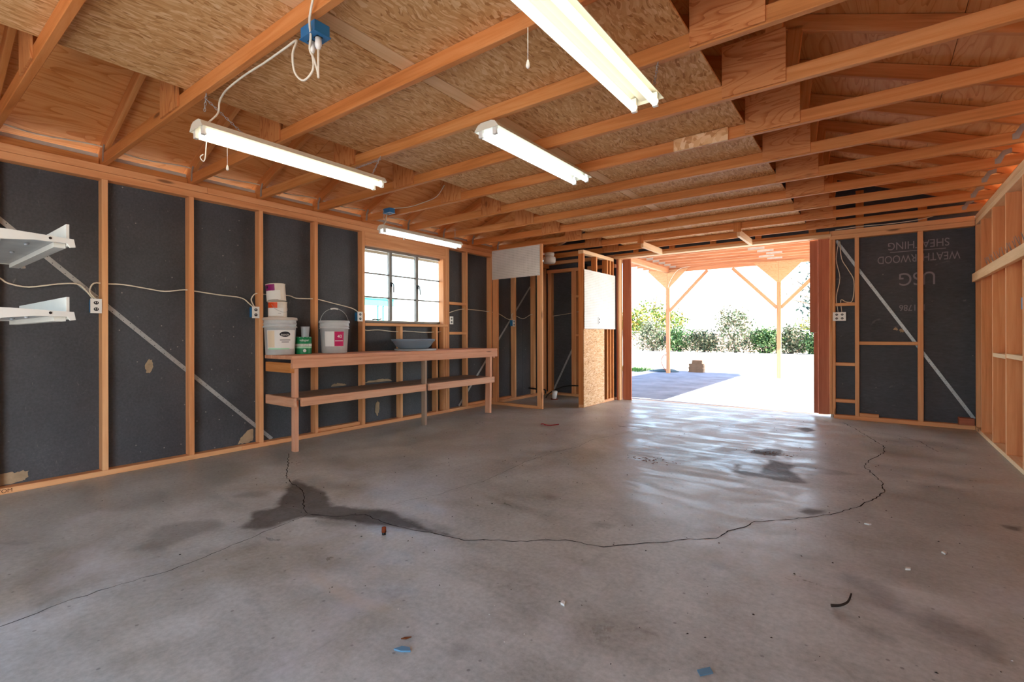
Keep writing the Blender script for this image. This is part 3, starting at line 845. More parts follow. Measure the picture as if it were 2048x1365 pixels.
for (a, d, up, sp) in ((aL, DL, UL, span), (aR, DR, UR, spanR)):
    for j, (s0, s1) in enumerate(((0.0, 1.22), (1.223, 2.443), (2.446, sp - 0.004))):
        for y0, y1 in zip(ycuts[:-1], ycuts[1:]):
            sm = (s0 + s1) / 2
            c = a + d * sm + up * (RD + 0.009)
            beam('plywood_sheet', ceiling, M['roof_ply'], (c.x, y0 + .002, c.z), (c.x, y1 - .002, c.z), s1 - s0, 0.013, up, 0.001)
TY = [-1.0, -0.10, 0.51, 1.14, 1.76, 2.37, 2.99, 3.62, 4.27, 4.92, 5.54, 6.15, 6.77, 7.38]
J = M['joist']
for k, y in enumerate(TY):
    t = link('truss', None, ceiling, Matrix.Translation((XM, y, ZP)))
    ym = y + 0.019
    bx = -4.99 if y < 7.3 else -4.99
    board('bottom_chord', t, J, (bx, y, ZP + .001), (1.04, y + 0.038, ZP + 0.084))
    for (a, d, up, sp) in ((aL, DL, UL, span), (aR, DR, UR, spanR)):
        c0 = a + up * (RD / 2) + Vector((0, ym + 0.001, 0)); c1 = a + d * (sp - 0.012) + up * (RD / 2) + Vector((0, ym + 0.001, 0))
        beam('rafter', t, J, c0, c1, 0.036, RD - 0.002, up)
    gl = board('gusset_plate', t, M['gusset'], (-3.61, y - 0.0125, 2.486), (-3.33, y - .0005, 2.775), 0.001)
    gr = board('gusset_plate', t, M['gusset'], (-0.70, y - 0.0125, 2.482), (-0.375, y - .0005, 2.775), 0.001)
    beam('web', t, J, (-3.42, ym, ZP + 0.088), (-3.25, ym, gz(-3.25) + 0.03), 0.034, 0.085, (1, 0, 0))
    beam('web', t, J, (-0.46, ym, ZP + 0.088), (-0.40, ym, gz(-0.40) + 0.03), 0.034, 0.085, (1, 0, 0))
    # metal ties at the bearings
    if y > 0.4:
        tie = MB()
        x0 = 0.80
        tie.prism([(x0, 2.50), (x0 + .034, 2.50), (x0 + .06, 2.56), (x0 + .10, 2.575), (x0 + .10, 2.612), (x0 + .045, 2.60), (x0 + .012, 2.545), (x0, 2.54)], 1, y - 0.0035, y - 0.001)
        tie.build('metal_tie', M['dull_steel'], t)
        MB().prism([(-4.88, 2.49), (-4.85, 2.49), (-4.845, 2.565), (-4.82, 2.61), (-4.845, 2.62), (-4.875, 2.57)], 1, y - 0.0035, y - 0.001).build('metal_tie', M['dull_steel'], t)
    if k + 1 < len(TY):
        y2 = TY[k + 1]
        board('eave_block', ceiling, J, (-4.985, y + 0.042, ZP + .002), (-4.947, y2 - 0.004, ZP + 0.062))
        board('eave_strip', ceiling, M['eave_pale'], (-4.99, y + 0.042, ZP + 0.070), (-4.975, y2 - 0.004, ZP + 0.098), 0.001)
        board('eave_block', ceiling, J, (0.99, y + 0.042, ZP + .002), (1.028, y2 - 0.004, ZP + 0.075))
board('ridge_board', ceiling, J, (XM - 0.011, YF, gz(XM) - 0.06), (XM + 0.011, 7.66, gz(XM) + 0.03))
# fascias
board('fascia', ceiling, M['siding'], (-5.495, YF - 0.2, 2.235), (-5.472, 7.95, 2.40))
board('fascia', ceiling, M['siding'], (1.512, YF - 0.2, 2.235), (1.535, 7.95, 2.40))
# stored sheets lying on the chords
DZ = ZP + 0.0855
def sheet(x0, x1, y0, y1, mat, name='osb_sheet'):
    c = ((x0 + x1) / 2, (y0 + y1) / 2)
    beam(name, ceiling, mat, (c[0], y0, DZ + .006), (c[0], y1, DZ + .006), x1 - x0, 0.0115, (0, 0, 1), 0.001)
for y0, y1 in ((YF, 1.155), (1.16, 3.636), (3.64, 5.99), (5.995, 7.60)):
    sheet(-3.235, -2.062, y0, y1, M['osb'])
    sheet(-1.952, -0.705, y0, y1, M['osb'])
for y0, y1 in ((YF, 1.9), (1.91, 4.4), (4.41, 7.6)):
    sheet(-2.056, -1.958, y0, y1, M['pale_wood'], 'seam_plank')
# scab and door-track boards hanging under the chords
board('scab_board', ceiling, M['osb_pale'], (-1.184, 3.594, 2.466), (-0.806, 3.6185, 2.556))
for x, y0, y1 in ((-2.70, 6.80, 7.60), (-1.40, 6.80, 7.60)):
    b = beam('track_board', ceiling, M['pale_wood'], (x, y0, ZP - 0.046), (x, y1, ZP - 0.046), 0.038, 0.088)
    board('hanger_block', ceiling, M['joist'], (x - 0.05, 6.752, ZP - 0.04), (x + 0.04, 6.768, ZP + 0.085), 0.002)

# --- closet partitions
wall_closet_front = board('wall_closet_front', None, S, (-4.895, 6.052, 0.0), (-3.955, 6.092, 0.042))
tag(wall_closet_front, 'stud frame partition jutting from the left wall', kind='structure')
def into(parent, fn, *a, **k):
    return fn(a[0], parent, *a[1:], **k)
board('stud', wall_closet_front, S, (-4.895, 6.052, 0.043), (-4.80, 6.092, ZP - 0.002))
board('stud', wall_closet_front, S, (-4.04, 6.052, 0.043), (-3.955, 6.092, ZP - 0.002))
board('stud', wall_closet_front, M['pale_wood'], (-4.075, 6.10, 0.0), (-4.042, 6.14, ZP - 0.003))
board('top_plate', wall_closet_front, S, (-4.799, 6.052, ZP - 0.05), (-4.041, 6.092, ZP - 0.004))
wall_closet_side = board('wall_closet_side', None, S, (-3.622, 6.56, 0.0), (-3.532, 7.64, 0.042))
tag(wall_closet_side, 'stud frame partition beside the door opening', kind='structure')
for y in (6.56, 6.985, 7.375, 7.49, 7.60):
    board('stud', wall_closet_side, M['joist'], (-3.622, y, 0.043), (-3.532, y + 0.04, 2.352))
board('top_plate', wall_closet_side, M['pale_wood'], (-3.622, 6.56, 2.353), (-3.532, 7.64, 2.408))

def slab_thing(name, label, cat, mat, axis, c, sx, sy, th, tilt=0.0):
    """thin panel, local x by y, thickness th; axis 'y' faces -y, 'x' faces +x"""
    if axis == 'y':
        R_ = Matrix(((1, 0, 0), (0, 0, -1), (0, 1, 0))).to_4x4()
    else:
        R_ = Matrix(((0, 0, 1), (1, 0, 0), (0, 1, 0))).to_4x4()
    mw = Matrix.Translation(Vector(c)) @ R_ @ Matrix.Rotation(tilt, 4, 'Z')
    me = MB().box((-sx / 2, -sy / 2, -th / 2), (sx / 2, sy / 2, th / 2)).mesh(name)
    return tag(link(name, me, None, mw, mat), label, cat)
slab_thing('pegboard', 'greyish pegboard panel high on the partition left of the closet', 'pegboard', M['peg'], 'y', (-4.452, 6.046, 2.228), 0.935, 0.458, 0.007, 0.008)
pegb = slab_thing('pegboard', 'bright white pegboard on the partition beside the doorway', 'pegboard', M['peg'], 'x', (-3.514, 7.10, 1.656), 1.09, 0.905, 0.007)
slab_thing('osb_board', 'flaky strand board panel under the white pegboard', 'board', M['osb_pale'], 'x', (-3.524, 6.893, 0.607), 0.695, 1.185, 0.012)

# ------------------------------------------------------------------ electrical
def outlet(label, c, rotz, box=True, z=0.0, wide=1):
    o = thing('electrical_outlet', label, 'outlet', c, rotz, 'wall outlets')
    w_ = 0.035 * wide
    MB().box((0, -w_, -0.057), (0.006, w_, 0.057)).build('cover_plate', M['white_plastic'], o, mw=world(o))
    for k in range(wide):
        cy = (k - (wide - 1) / 2) * 0.06
        for dz in (0.025, -0.025):
            m = MB().prism([(cy + 0.016 * math.cos(t), dz + 0.014 * math.sin(t)) for t in [i * PI / 6 for i in range(12)]], 0, 0.0065, 0.009)
            r = m.build('receptacle', M['ink'], o, mw=world(o))
            s = MB().box((0.0095, cy - 0.008, dz - 0.003), (0.0105, cy - 0.004, dz + 0.007)).box((0.0095, cy + 0.004, dz - 0.003), (0.0105, cy + 0.008, dz + 0.007))
            s.build('slot', M['white_plastic'], r, mw=world(o))
    if box:
        MB().box((-0.06, -w_ + .006, -0.05), (-0.0005, w_ - .006, 0.05)).build('outlet_box', M['blue_box'], o, mw=world(o))
    return o
outlet('white outlet with blue box on the stud nearest the metal shelves', (-4.895, 1.101, 1.348), 0)
outlet('white outlet on the stud left of the stacked paint cans', (-4.895, 2.328, 1.342), 0)
outlet('white outlet on the stud between wire-handled bucket and window', (-4.895, 3.543, 1.335), 0)
outlet('small white outlet right of the window', (-4.90, 5.105, 1.325), 0)
outlet('white outlet with blue box on the closet stud', (-4.895, 6.622, 1.312), 0)
outlet('outlet set into the white pegboard', (-3.5095, 7.04, 1.335), 0, False)
outlet('wide double outlet on the stud right of the doorway', (-0.355, YB - 0.008, 1.342), -PI / 2, True, 0, 2)
jb = MB().box((0.948, 5.475, 1.305), (1.0, 5.535, 1.40)).build('switch_box', M['blue_box'])
tag(jb, 'blue plastic box on a right wall stud', 'junction box')

def cable(label, pts, r=0.0055, cat='cable', mat='cable', name='electrical_cable', group=None):
    o = MB().tube(pts, r, 8).build(name, M[mat])
    return tag(o, label, cat, group)
XC = -4.945
cable('white cable sagging behind the metal shelves to the first outlet', [(XC, 0.30, 1.57), (XC, .50, 1.56), (XC, .583, 1.523), (XC, .627, 1.49), (XC, .731, 1.472), (XC, .89, 1.507), (XC, .999, 1.516), (XC, 1.05, 1.47), (-4.93, 1.09, 1.405)])
cable('white cable looping over the first outlet to the paint-can outlet', [(-4.935, 1.11, 1.405), (XC, 1.075, 1.46), (XC, 1.10, 1.53), (XC, 1.182, 1.531), (XC, 1.292, 1.534), (XC, 1.442, 1.515), (XC, 1.58, 1.5), (XC, 1.725, 1.524), (XC, 1.819, 1.517), (XC, 2.016, 1.497), (XC, 2.214, 1.481), (XC, 2.291, 1.428), (-4.935, 2.32, 1.40)])
cable('white cable running behind the stacked paint cans to the window', [(-4.935, 2.335, 1.40), (XC, 2.31, 1.47), (XC, 2.35, 1.53), (XC, 2.426, 1.53), (XC, 2.687, 1.533), (XC, 2.774, 1.511), (XC, 2.948, 1.514), (XC, 3.035, 1.512), (XC, 3.198, 1.483), (XC, 3.459, 1.435), (-4.935, 3.54, 1.393)])
cable('wavy white cable running below the window sill', [(-4.95, 3.63, 1.20), (-4.95, 3.677, 1.172), (-4.95, 3.854, 1.178), (-4.95, 4.114, 1.157), (-4.95, 4.279, 1.166), (-4.95, 4.63, 1.15), (-4.95, 4.98, 1.16)])
cable('white cable between window and closet partition', [(XC, 5.075, 1.39), (XC, 5.12, 1.44), (XC, 5.355, 1.496), (XC, 5.532, 1.503), (XC, 5.94, 1.489), (XC, 6.256, 1.463), (XC, 6.495, 1.385), (-4.935, 6.60, 1.37)])
cable('white cable drooping past the closet stud', [(-4.935, 6.63, 1.37), (XC, 6.64, 1.47), (XC, 6.746, 1.442), (XC, 6.964, 1.397), (XC, 7.192, 1.474), (XC, 7.3, 1.48)])
cable('grey cable across the dark closet back wall', [(-4.79, 7.70, 1.46), (-4.5, 7.70, 1.49), (-4.2, 7.70, 1.53), (-3.8, 7.70, 1.56)], 0.005)
zc = 2.60
pts = []
for k, y in enumerate([-0.1, 0.2, 0.51, 0.8, 1.14, 1.45, 1.76, 2.05, 2.37, 2.68, 2.99, 3.3, 3.62, 3.9, 4.27, 4.6, 4.92]):
    pts.append((-4.90, y - 0.006, 2.604 + (0.012 if k % 2 == 0 else -0.012)))
cable('long pale cable stapled along the eaves above the left wall', [(x, y - 0.03, z) for x, y, z in pts], 0.006)
cable('white cables dangling from the header into the wide outlet', [(-0.36, YB + .03, 2.34), (-0.39, YB + .02, 2.1), (-0.35, YB + .02, 1.85), (-0.39, YB + .02, 1.6), (-0.37, YB + .03, 1.40)], 0.005)
cable('white cable looping beside the diagonal strap', [(-0.35, YB + .02, 2.33), (-0.33, YB, 2.1), (-0.26, YB + .01, 1.95), (-0.20, YB + .015, 1.8), (-0.215, YB + .01, 1.55), (-0.28, YB + .01, 1.53), (-0.34, YB + .02, 1.56), (-0.33, YB + .03, 1.40)], 0.005)
cable('thin white cable draped along the plate above the stamped sheathing', [(-0.4, YB - .01, ZP + .008), (-0.1, YB - .012, ZP + .02), (0.2, YB - .012, ZP + .012), (0.5, YB - .01, ZP + .03), (0.75, YB - .01, ZP + .10), (0.93, YB - .01, ZP + .10)], 0.005)

def fluorescent(label, x, y0, y1, z, width, tube, ntubes=2, drop=0.0):
    t = thing('fluorescent_light', label, 'light fixture', (x, (y0 + y1) / 2, z), 0, 'fluorescent shop lights')
    hw = width / 2
    L0, L1 = y0, y1
    th = 0.0025
    prof = [(-hw, 0.014), (-hw * 0.72, 0.048), (-hw * 0.42, 0.058), (hw * 0.42, 0.058), (hw * 0.72, 0.048), (hw, 0.014)]
    outer = [(a * 1.0, b + th) for a, b in prof]
    hs = MB().prism([(x + a, z + b) for a, b in prof] + [(x + a * 1.01, z + b) for a, b in outer[::-1]], 1, L0, L1)
    hs.build('reflector', M['white_metal'], t)
    MB().prism([(x - hw * .36, z + 0.057), (x - hw * .30, z + 0.030), (x + hw * .30, z + 0.030), (x + hw * .36, z + 0.057)], 1, L0 + .004, L1 - .004).build('ballast_cover', M['white_metal'], t)
    for yy in (L0 + .001, L1 - .004):
        MB().prism([(x + a, z + b) for a, b in prof] + [], 1, yy, yy + .003).build('end_plate', M['white_metal'], t)
    for s in ((-1, 1) if ntubes == 2 else (0,)):
        cx = x + s * hw * 0.60; cz = z - 0.004
        MB().tube([(cx, L0 + .03, cz), (cx, L1 - .03, cz)], 0.0185, 14, 1).build('tube', tube, t)
        for yy in (L0 + .012, L1 - .032):
            MB().box((cx - .013, yy, cz - .020), (cx + .013, yy + .020, cz + .048)).build('socket', M['white_plastic'], t)
    return t
def chain(t, p0, p1, r=0.0016):
    """links of twisted chain as one part of the light"""
    p0, p1 = Vector(p0), Vector(p1)
    d = p1 - p0; L = d.length; d.normalize()
    a = d.orthogonal().normalized(); b = d.cross(a)
    n_ = max(2, int(L / 0.017)); m = MB()
    for i in range(n_):
        c = p0 + d * (L * (i + .5) / n_)
        e = a if i % 2 else b
        ring_ = [c + d * (0.011 * math.cos(t_)) + e * (0.0055 * math.sin(t_)) for t_ in [k * PI / 4 for k in range(9)]]
        m.tube(ring_, r, 5, 1, False)
    return m.build('hanging_chain', M['galv'], t)
def pull(t, p, L, n_=None):
    m = MB().tube([p, (p[0], p[1], p[2] - L)], 0.0012, 6, 1)
    q = p[2] - L
    m.lathe([(0.001, 0.0), (0.004, -0.004), (0.0075, -0.020), (0.0075, -0.028), (0.004, -0.033), (0.0, -0.034)], (p[0], p[1], q), 12)
    return m.build('pull_cord', M['white_plastic'], t)

F1 = fluorescent('warm fluorescent light nearest the left wall rafters with long pull cord', -3.015, 1.11, 2.365, 2.25, 0.165, M['tube_warm'])
chain(F1, (-3.0, 1.16, ZP), (-3.0, 1.15, 2.37)); chain(F1, (-3.0, 1.16, 2.44), (-3.0, 1.36, 2.31)); chain(F1, (-3.0, 2.36, ZP), (-3.0, 2.28, 2.31)); chain(F1, (-3.0, 2.36, 2.45), (-3.02, 2.12, 2.31))
pull(F1, (-3.05, 1.29, 2.27), 0.15)
MB().tube([(-3.10, 1.20, 2.26), (-3.10, 1.195, 2.20), (-3.10, 1.19, 2.14), (-3.10, 1.18, 2.12), (-3.10, 1.165, 2.14), (-3.10, 1.18, 2.16)], 0.003, 6).build('loose_wire', M['white_plastic'], F1)
F3 = fluorescent('large warm fluorescent light nearest the camera', -0.932, 1.17, 2.41, 2.285, 0.185, M['tube_warm'])
chain(F3, (-0.86, 2.38, ZP), (-0.86, 2.33, 2.345)); chain(F3, (-0.93, 1.16, ZP), (-0.93, 1.22, 2.345))
pull(F3, (-1.04, 1.50, 2.27), 0.12)
F2 = fluorescent('cool white fluorescent light in the middle of the ceiling', -1.935, 2.33, 3.57, 2.385, 0.19, M['tube_cool'])
chain(F2, (-1.935, 2.40, ZP), (-1.935, 2.43, 2.445)); chain(F2, (-1.935, 3.62, ZP), (-1.935, 3.52, 2.445))
F4 = fluorescent('cool white fluorescent light above the window', -4.27, 3.36, 4.60, 2.25, 0.13, M['tube_cool'])
chain(F4, (-4.27, 3.40, ZP), (-4.27, 3.40, 2.31)); chain(F4, (-4.27, 4.52, ZP), (-4.27, 4.52, 2.31))
pull(F4, (-4.20, 3.62, 2.26), 0.05)

def jbox(label, c, plug=True):
    o = thing('junction_box', label, 'junction box', c, 0)
    x, y, z = c
    MB().box((x - .055, y - .036, z - .048), (x + .055, y + .036, z)).build('box_body', M['blue_box'], o)
    MB().box((x - .06, y - .041, z - .052), (x + .06, y + .041, z - .0485)).build('face_plate', M['blue_box'], o)
    for s in (-1, 1):
        MB().box((x + s * .025 - .014, y - .014, z - .055), (x + s * .025 + .014, y + .014, z - .0525)).build('receptacle', M['ink'], o)
    if plug:
        for s in (-1, 1):
            MB().lathe([(0.0, 0), (.013, 0), (.015, -.03), (.008, -.05), (.0, -.05)], (x + s * .025, y, z - .0555), 14).build('plug', M['white_plastic'], o)
    return o
jbox('blue ceiling junction box with two white plugs near the camera', (-1.975, 1.20, ZP))
jbox('blue junction box above the window light', (-4.27, 3.47, ZP + 0.03), False)
cable('white cord looping from the ceiling junction box along the joist', [(-2.0, 1.20, 2.37), (-2.0, 1.205, 2.30), (-2.05, 1.19, 2.26), (-2.09, 1.17, 2.30), (-2.09, 1.16, 2.38), (-2.10, 1.185, 2.455), (-2.20, 1.19, 2.462), (-2.40, 1.186, 2.455), (-2.60, 1.188, 2.462), (-2.80, 1.19, 2.455), (-2.93, 1.21, 2.455), (-2.985, 1.22, 2.44), (-2.99, 1.215, 2.38), (-3.0, 1.17, 2.315)], 0.005, 'cord', name='power_cord')
cable('short doubled white cord hanging from the ceiling junction box', [(-1.95, 1.20, 2.37), (-1.95, 1.20, 2.27), (-1.958, 1.205, 2.25), (-1.965, 1.205, 2.28), (-1.985, 1.20, 2.34), (-2.0, 1.19, 2.38), (-1.96, 1.17, 2.42), (-1.90, 1.13, 2.455), (-1.80, 1.10, 2.535)], 0.005, 'cord', name='power_cord')
cable('white cord from the window light to its blue box', [(-4.29, 3.46, 2.45), (-4.285, 3.44, 2.39), (-4.26, 3.42, 2.35), (-4.28, 3.40, 2.315)], 0.005, 'cord', name='power_cord')
cable('white cord strung between rafters above the window', [(-4.27, 3.44, 2.50), (-4.1, 3.59, 2.52), (-3.85, 3.60, 2.535), (-3.65, 3.59, 2.56), (-3.55, 3.60, 2.66)], 0.004, 'cord', name='power_cord')

# ------------------------------------------------------------------ workbench
BW = M['bench']
bench = thing('workbench', 'long lumber workbench with lower shelf under the window', 'workbench', (-4.63, 3.95, 0))
BX0, BX1, BYA, BYB, BZ = -4.895, -4.372, 2.415, 5.515, 0.92
for i in range(4):
    w_ = (BX1 - BX0) / 4
    board('top_plank', bench, BW, (BX0 + i * w_ + .0015, BYA, BZ - .036), (BX0 + (i + 1) * w_ - .0015, BYB, BZ))
board('fascia', bench, BW, (-4.41, BYA + .006, .80), (-4.373, BYB, .8835))
board('rail', bench, M['joist'], (-4.89, BYA + .006, .755), (-4.412, BYA + .044, .85))
board('rail', bench, BW, (-4.89, BYB - .05, .78), (-4.412, BYB - .012, .8835))
board('rail', bench, BW, (-4.89, 4.09, .80), (-4.412, 4.128, .8835))
LEGS = ((2.462, .040, BW), (4.129, .037, M['grey_wood']), (5.30, .045, BW))
for y, t_, m_ in LEGS[:2]:
    board('leg', bench, m_, (-4.478, y, 0), (-4.413, y + t_, .883 if y > 4 else .799))
beam('leg', bench, BW, (-4.395, 5.325, 0.003), (-4.44, 5.40, .80), 0.045, 0.085, (1, 0, 0))
sh = -4.40
for i in range(3):
    w_ = (sh - BX0) / 3
    board('shelf_plank', bench, M['grey_wood'], (BX0 + i * w_ + .0015, 2.45, .492), (BX0 + (i + 1) * w_ - .0015, 5.40, .516))
board('shelf_rail', bench, BW, (-4.411, 2.512, .432), (-4.375, 4.12, .513))
board('shelf_rail', bench, BW, (-4.411, 4.17, .428), (-4.375, 5.45, .513))
board('shelf_rail', bench, BW, (-4.89, 2.42, .432), (-4.36, 2.452, .522))

# ------------------------------------------------------------------ paint and plastics on the bench
cdir = lambda p: math.atan2(-p[1], -p[0])      # angle facing the camera
def patch(parent, mat, c, r0, r1, z0, z1, ang, half, name='label', off=0.0008):
    m = MB().lathe([(r0 + off, z0), (r1 + off, z1)], c, 18, ang - half, ang + half)
    return m.build(name, mat, parent)
def bucket(label, p, h, rb, rt, lid=True):
    o = thing('paint_bucket', label, 'bucket', p)
    def rad(z): return rb + (rt - rb) * z / h
    prof = [(0.0, 0.0), (rb - .006, 0.0), (rb, .006), (rad(h * .74), h * .74), (rad(h * .74) + .010, h * .745), (rad(h * .74) + .011, h * .765), (rad(h * .78) + .002, h * .775), (rad(h * .82) + .002, h * .82), (rad(h * .82) + .008, h * .825), (rad(h * .82) + .008, h * .84), (rad(h * .86) + .002, h * .85), (rad(h * .91), h * .91), (rad(h) - .004, h * .955)]
    MB().lathe(prof, p, 48).build('body', M['bucket'], o)
    r = rt + .006
    lp = [(r - .004, h * .925), (r + .004, h * .93), (r + .006, h * .955), (r, h * .96), (r + .004, h * .985), (r - .002, h), (r - .016, h * 1.003), (r - .022, h * .985), (0.0, h * .985)]
    MB().lathe(lp, p, 48).build('lid', M['lid'] if lid else M['bucket'], o)
    return o, rad
P1 = (-4.80, 2.525, BZ)
b1, rad1 = bucket('large grey paint bucket with oval paint logo, nearest bench end', P1, .372, .134, .151)
a1 = cdir(P1)
h1 = .372
patch(b1, M['label_white'], P1, rad1(.06), rad1(.245), .06, .245, a1 + .12, 1.05)
patch(b1, M['label_cream'], P1, rad1(.075), rad1(.24), .075, .24, a1 - .62, .26, 'label_panel', .0016)
patch(b1, M['mint'], P1, rad1(.055), rad1(.068), .055, .068, a1 - .1, .75, 'label_band', .0018)
def oval(parent, c, rfun, ang, zc_, a_, b_, mat, off):
    m = MB(); vv = [(0, 0)] + [(q / 6 * a_ * math.cos(t), q / 6 * b_ * math.sin(t)) for q in range(1, 7) for t in [i * PI / 12 for i in range(24)]]
    V = []
    for u_, v_ in vv:
        r = rfun(zc_ + v_) + off; t = ang + u_ / r
        V.append((c[0] + r * math.cos(t), c[1] + r * math.sin(t), c[2] + zc_ + v_))
    m.add(V, [(0, i, i % 24 + 1) for i in range(1, 25)] + [(1 + q * 24 + i, 1 + (q + 1) * 24 + i, 1 + (q + 1) * 24 + (i + 1) % 24, 1 + q * 24 + (i + 1) % 24) for q in range(5) for i in range(24)], True)
    return m.build('logo_oval', mat, parent)
oval(b1, P1, rad1, a1 + .32, .205, .052, .026, M['ink'], .0019)
round_text('logo_text', b1, M['white_ink'], 'PAINTS', .024, P1, rad1(.205) + .0024, a1 + .32, .197)
for z_, w_ in ((.145, .05), (.125, .035)):
    patch(b1, M['chalk'], P1, rad1(z_), rad1(z_ + .006), z_, z_ + .006, a1 + .34, w_ / .14, 'label_print', .0016)
MB().tube([(P1[0] + (rad1(.27) + .012) * math.cos(a1 + d), P1[1] + (rad1(.27) + .012) * math.sin(a1 + d), P1[2] + .272 - .05 * math.cos(d) * 0) for d in [i * .2 - 1.5 for i in range(16)]], .0022, 6).build('bail_handle', M['white_plastic'], b1)

def paint_can(label, p, h, r, mats, tilt=(0, 0)):
    base = Matrix.Translation(Vector(p)) @ Matrix.Rotation(tilt[0], 4, 'X') @ Matrix.Rotation(tilt[1], 4, 'Y')
    o = link('paint_can', None, None, base)
    tag(o, label, 'paint can')
    MB().lathe([(0, 0), (r - .003, 0), (r, .004), (r - .002, .008), (r - .002, h - .01), (r + .001, h - .006), (r, h), (r - .01, h), (r - .012, h - .006), (0, h - .006)], (0, 0, 0), 40).build('body', mats[0], o, mw=base)
    return o, base
def lpatch(o, base, mat, r, z0, z1, ang, half, name='label', off=0.001):
    MB().lathe([(r + off, z0), (r + off, z1)], (0, 0, 0), 14, ang - half, ang + half).build(name, mat, o, mw=base)
PC = (-4.83, 2.515, BZ + h1 * .987)
c1, cb1 = paint_can('splattered white paint can with orange label, atop the large bucket', PC, .163, .089, (M['can_white'],))
lpatch(c1, cb1, M['orange_label'], .088, .10, .157, a1 - .66, .64)
lpatch(c1, cb1, M['label_white'], .088, .02, .10, a1 - .25, .9, 'label_panel')
MB().tube([(.094 * math.cos(a1 - .6), .094 * math.sin(a1 - .6), .135), (.105 * math.cos(a1 - .2), .105 * math.sin(a1 - .2), .09), (.11 * math.cos(a1 + .4), .11 * math.sin(a1 + .4), .06), (.106 * math.cos(a1 + .9), .106 * math.sin(a1 + .9), .065), (.094 * math.cos(a1 + 1.3), .094 * math.sin(a1 + 1.3), .10)], .0018, 6).build('bail_handle', M['galv'], c1, mw=cb1)
MB().lathe([(.0892, .045), (.0892, .047), (.0905, .047), (.0905, .045)], (0, 0, 0), 12, a1 + .05, a1 + .35).build('label_print', M['ink'], c1, mw=cb1)
c2, cb2 = paint_can('tilted white paint can with purple label, topmost of the stack', (-4.836, 2.508, PC[2] + .1705), .172, .091, (M['can_white'],), (0.035, -0.07))
lpatch(c2, cb2, M['purple_label'], .090, .100, .166, a1 - .72, .62)
lpatch(c2, cb2, M['label_white'], .090, .012, .105, a1 - .40, .85, 'label_panel')
lpatch(c2, cb2, M['ink'], .091, .125, .150, a1 - .98, .14, 'label_print', .0008)
lpatch(c2, cb2, M['ink'], .090, .004, .0085, a1 - .35, .55, 'label_edge', .0014)

PG = (-4.795, 2.77, BZ)
gc, gb = paint_can('green labelled paint can wedged behind the large bucket', PG, .178, .083, (M['green_label'],))
ag = cdir(PG)
lpatch(gc, gb, M['galv'], .083, .170, .179, ag, PI, 'rim')
lpatch(gc, gb, M['label_white'], .083, .078, .105, ag, 1.4, 'label_band')
round_text('label_text', gc, M['white_ink'], 'valspar', .034, PG, .0835, ag + .12, .142)
round_text('label_text', gc, M['green_label'], 'ODORLESS', .024, PG, .0850, ag + .02, .092)
lpatch(gc, gb, M['mint'], .083, .060, .074, ag, 1.3, 'label_band')
oval(gc, PG, lambda z: .083, ag + .15, .035, .016, .016, M['label_white'], .0015)
cup = MB().lathe([(0.0, 0), (.036, 0), (.0365, .003), (.043, .10), (.0445, .106), (.041, .106), (.0345, .004), (0, .004)], (PG[0] + .01, PG[1] + .015, BZ + .1785), 32).build('plastic_cup', M['saucer_light'])
tag(cup, 'pale grey plastic cup standing on the green paint can', 'cup')

P2 = (-4.74, 3.10, BZ)
b2, rad2 = bucket('grey white bucket with pink label and raised wire handle', P2, .352, .132, .150, False)
a2 = cdir(P2)
patch(b2, M['label_white'], P2, rad2(.075), rad2(.235), .075, .235, a2 - .12, .62)
patch(b2, M['pink_label'], P2, rad2(.077), rad2(.233), .077, .233, a2 + .36, .36, 'label_panel', .0018)
patch(b2, M['label_white'], P2, rad2(.13), rad2(.137), .13, .137, a2 + .34, .30, 'label_band', .0026)
round_text('label_text', b2, M['white_ink'], '40', .05, P2, rad2(.18) + .0016, a2 + .38, .180)
hp = []
side = Vector((-math.sin(a2), math.cos(a2), 0))
for i in range(13):
    t = PI * i / 12
    s_ = math.cos(t) * .150
    z_ = .28 + .205 * math.sin(t) ** .8 if 0 < i < 12 else .28
    hp.append(Vector(P2) + side * s_ + Vector((0, 0, z_)) + Vector((math.cos(a2), math.sin(a2), 0)) * .02 * math.sin(t))
MB().tube(hp, .0024, 7).build('bail_handle', M['galv'], b2)
MB().tube([hp[5] + Vector((0, 0, 0)), hp[6], hp[7]], .009, 10).build('grip', M['white_plastic'], b2)

PS = (-4.625, 4.135)
flat = MB().lathe([(0, 0), (.25, 0), (.258, .004), (.26, .018), (.255, .022), (.245, .016), (0, .016)], (PS[0], PS[1] + .035, BZ), 56).build('plant_saucer', M['saucer_light'])
tag(flat, 'flat pale grey plastic lid under the blue-grey dish on the bench', 'saucer')
dish = MB().lathe([(0, 0), (.17, 0), (.18, .004), (.215, .035), (.252, .088), (.266, .094), (.268, .102), (.26, .104), (.245, .096), (.205, .04), (.17, .010), (0, .010)], (PS[0], PS[1], BZ + .024), 56).build('plant_saucer', M['saucer'])
tag(dish, 'wide blue-grey plastic dish on the workbench under the window', 'saucer')
inner = MB().lathe([(.205, .042), (.245, .0975), (.272, .108), (.274, .115), (.268, .117), (.242, .106), (.20, .05), (.0, .046), (0, .042)], (PS[0], PS[1], BZ + .026), 56).build('plant_saucer', M['saucer'])
tag(inner, 'second blue-grey dish nested inside the wide dish', 'saucer')

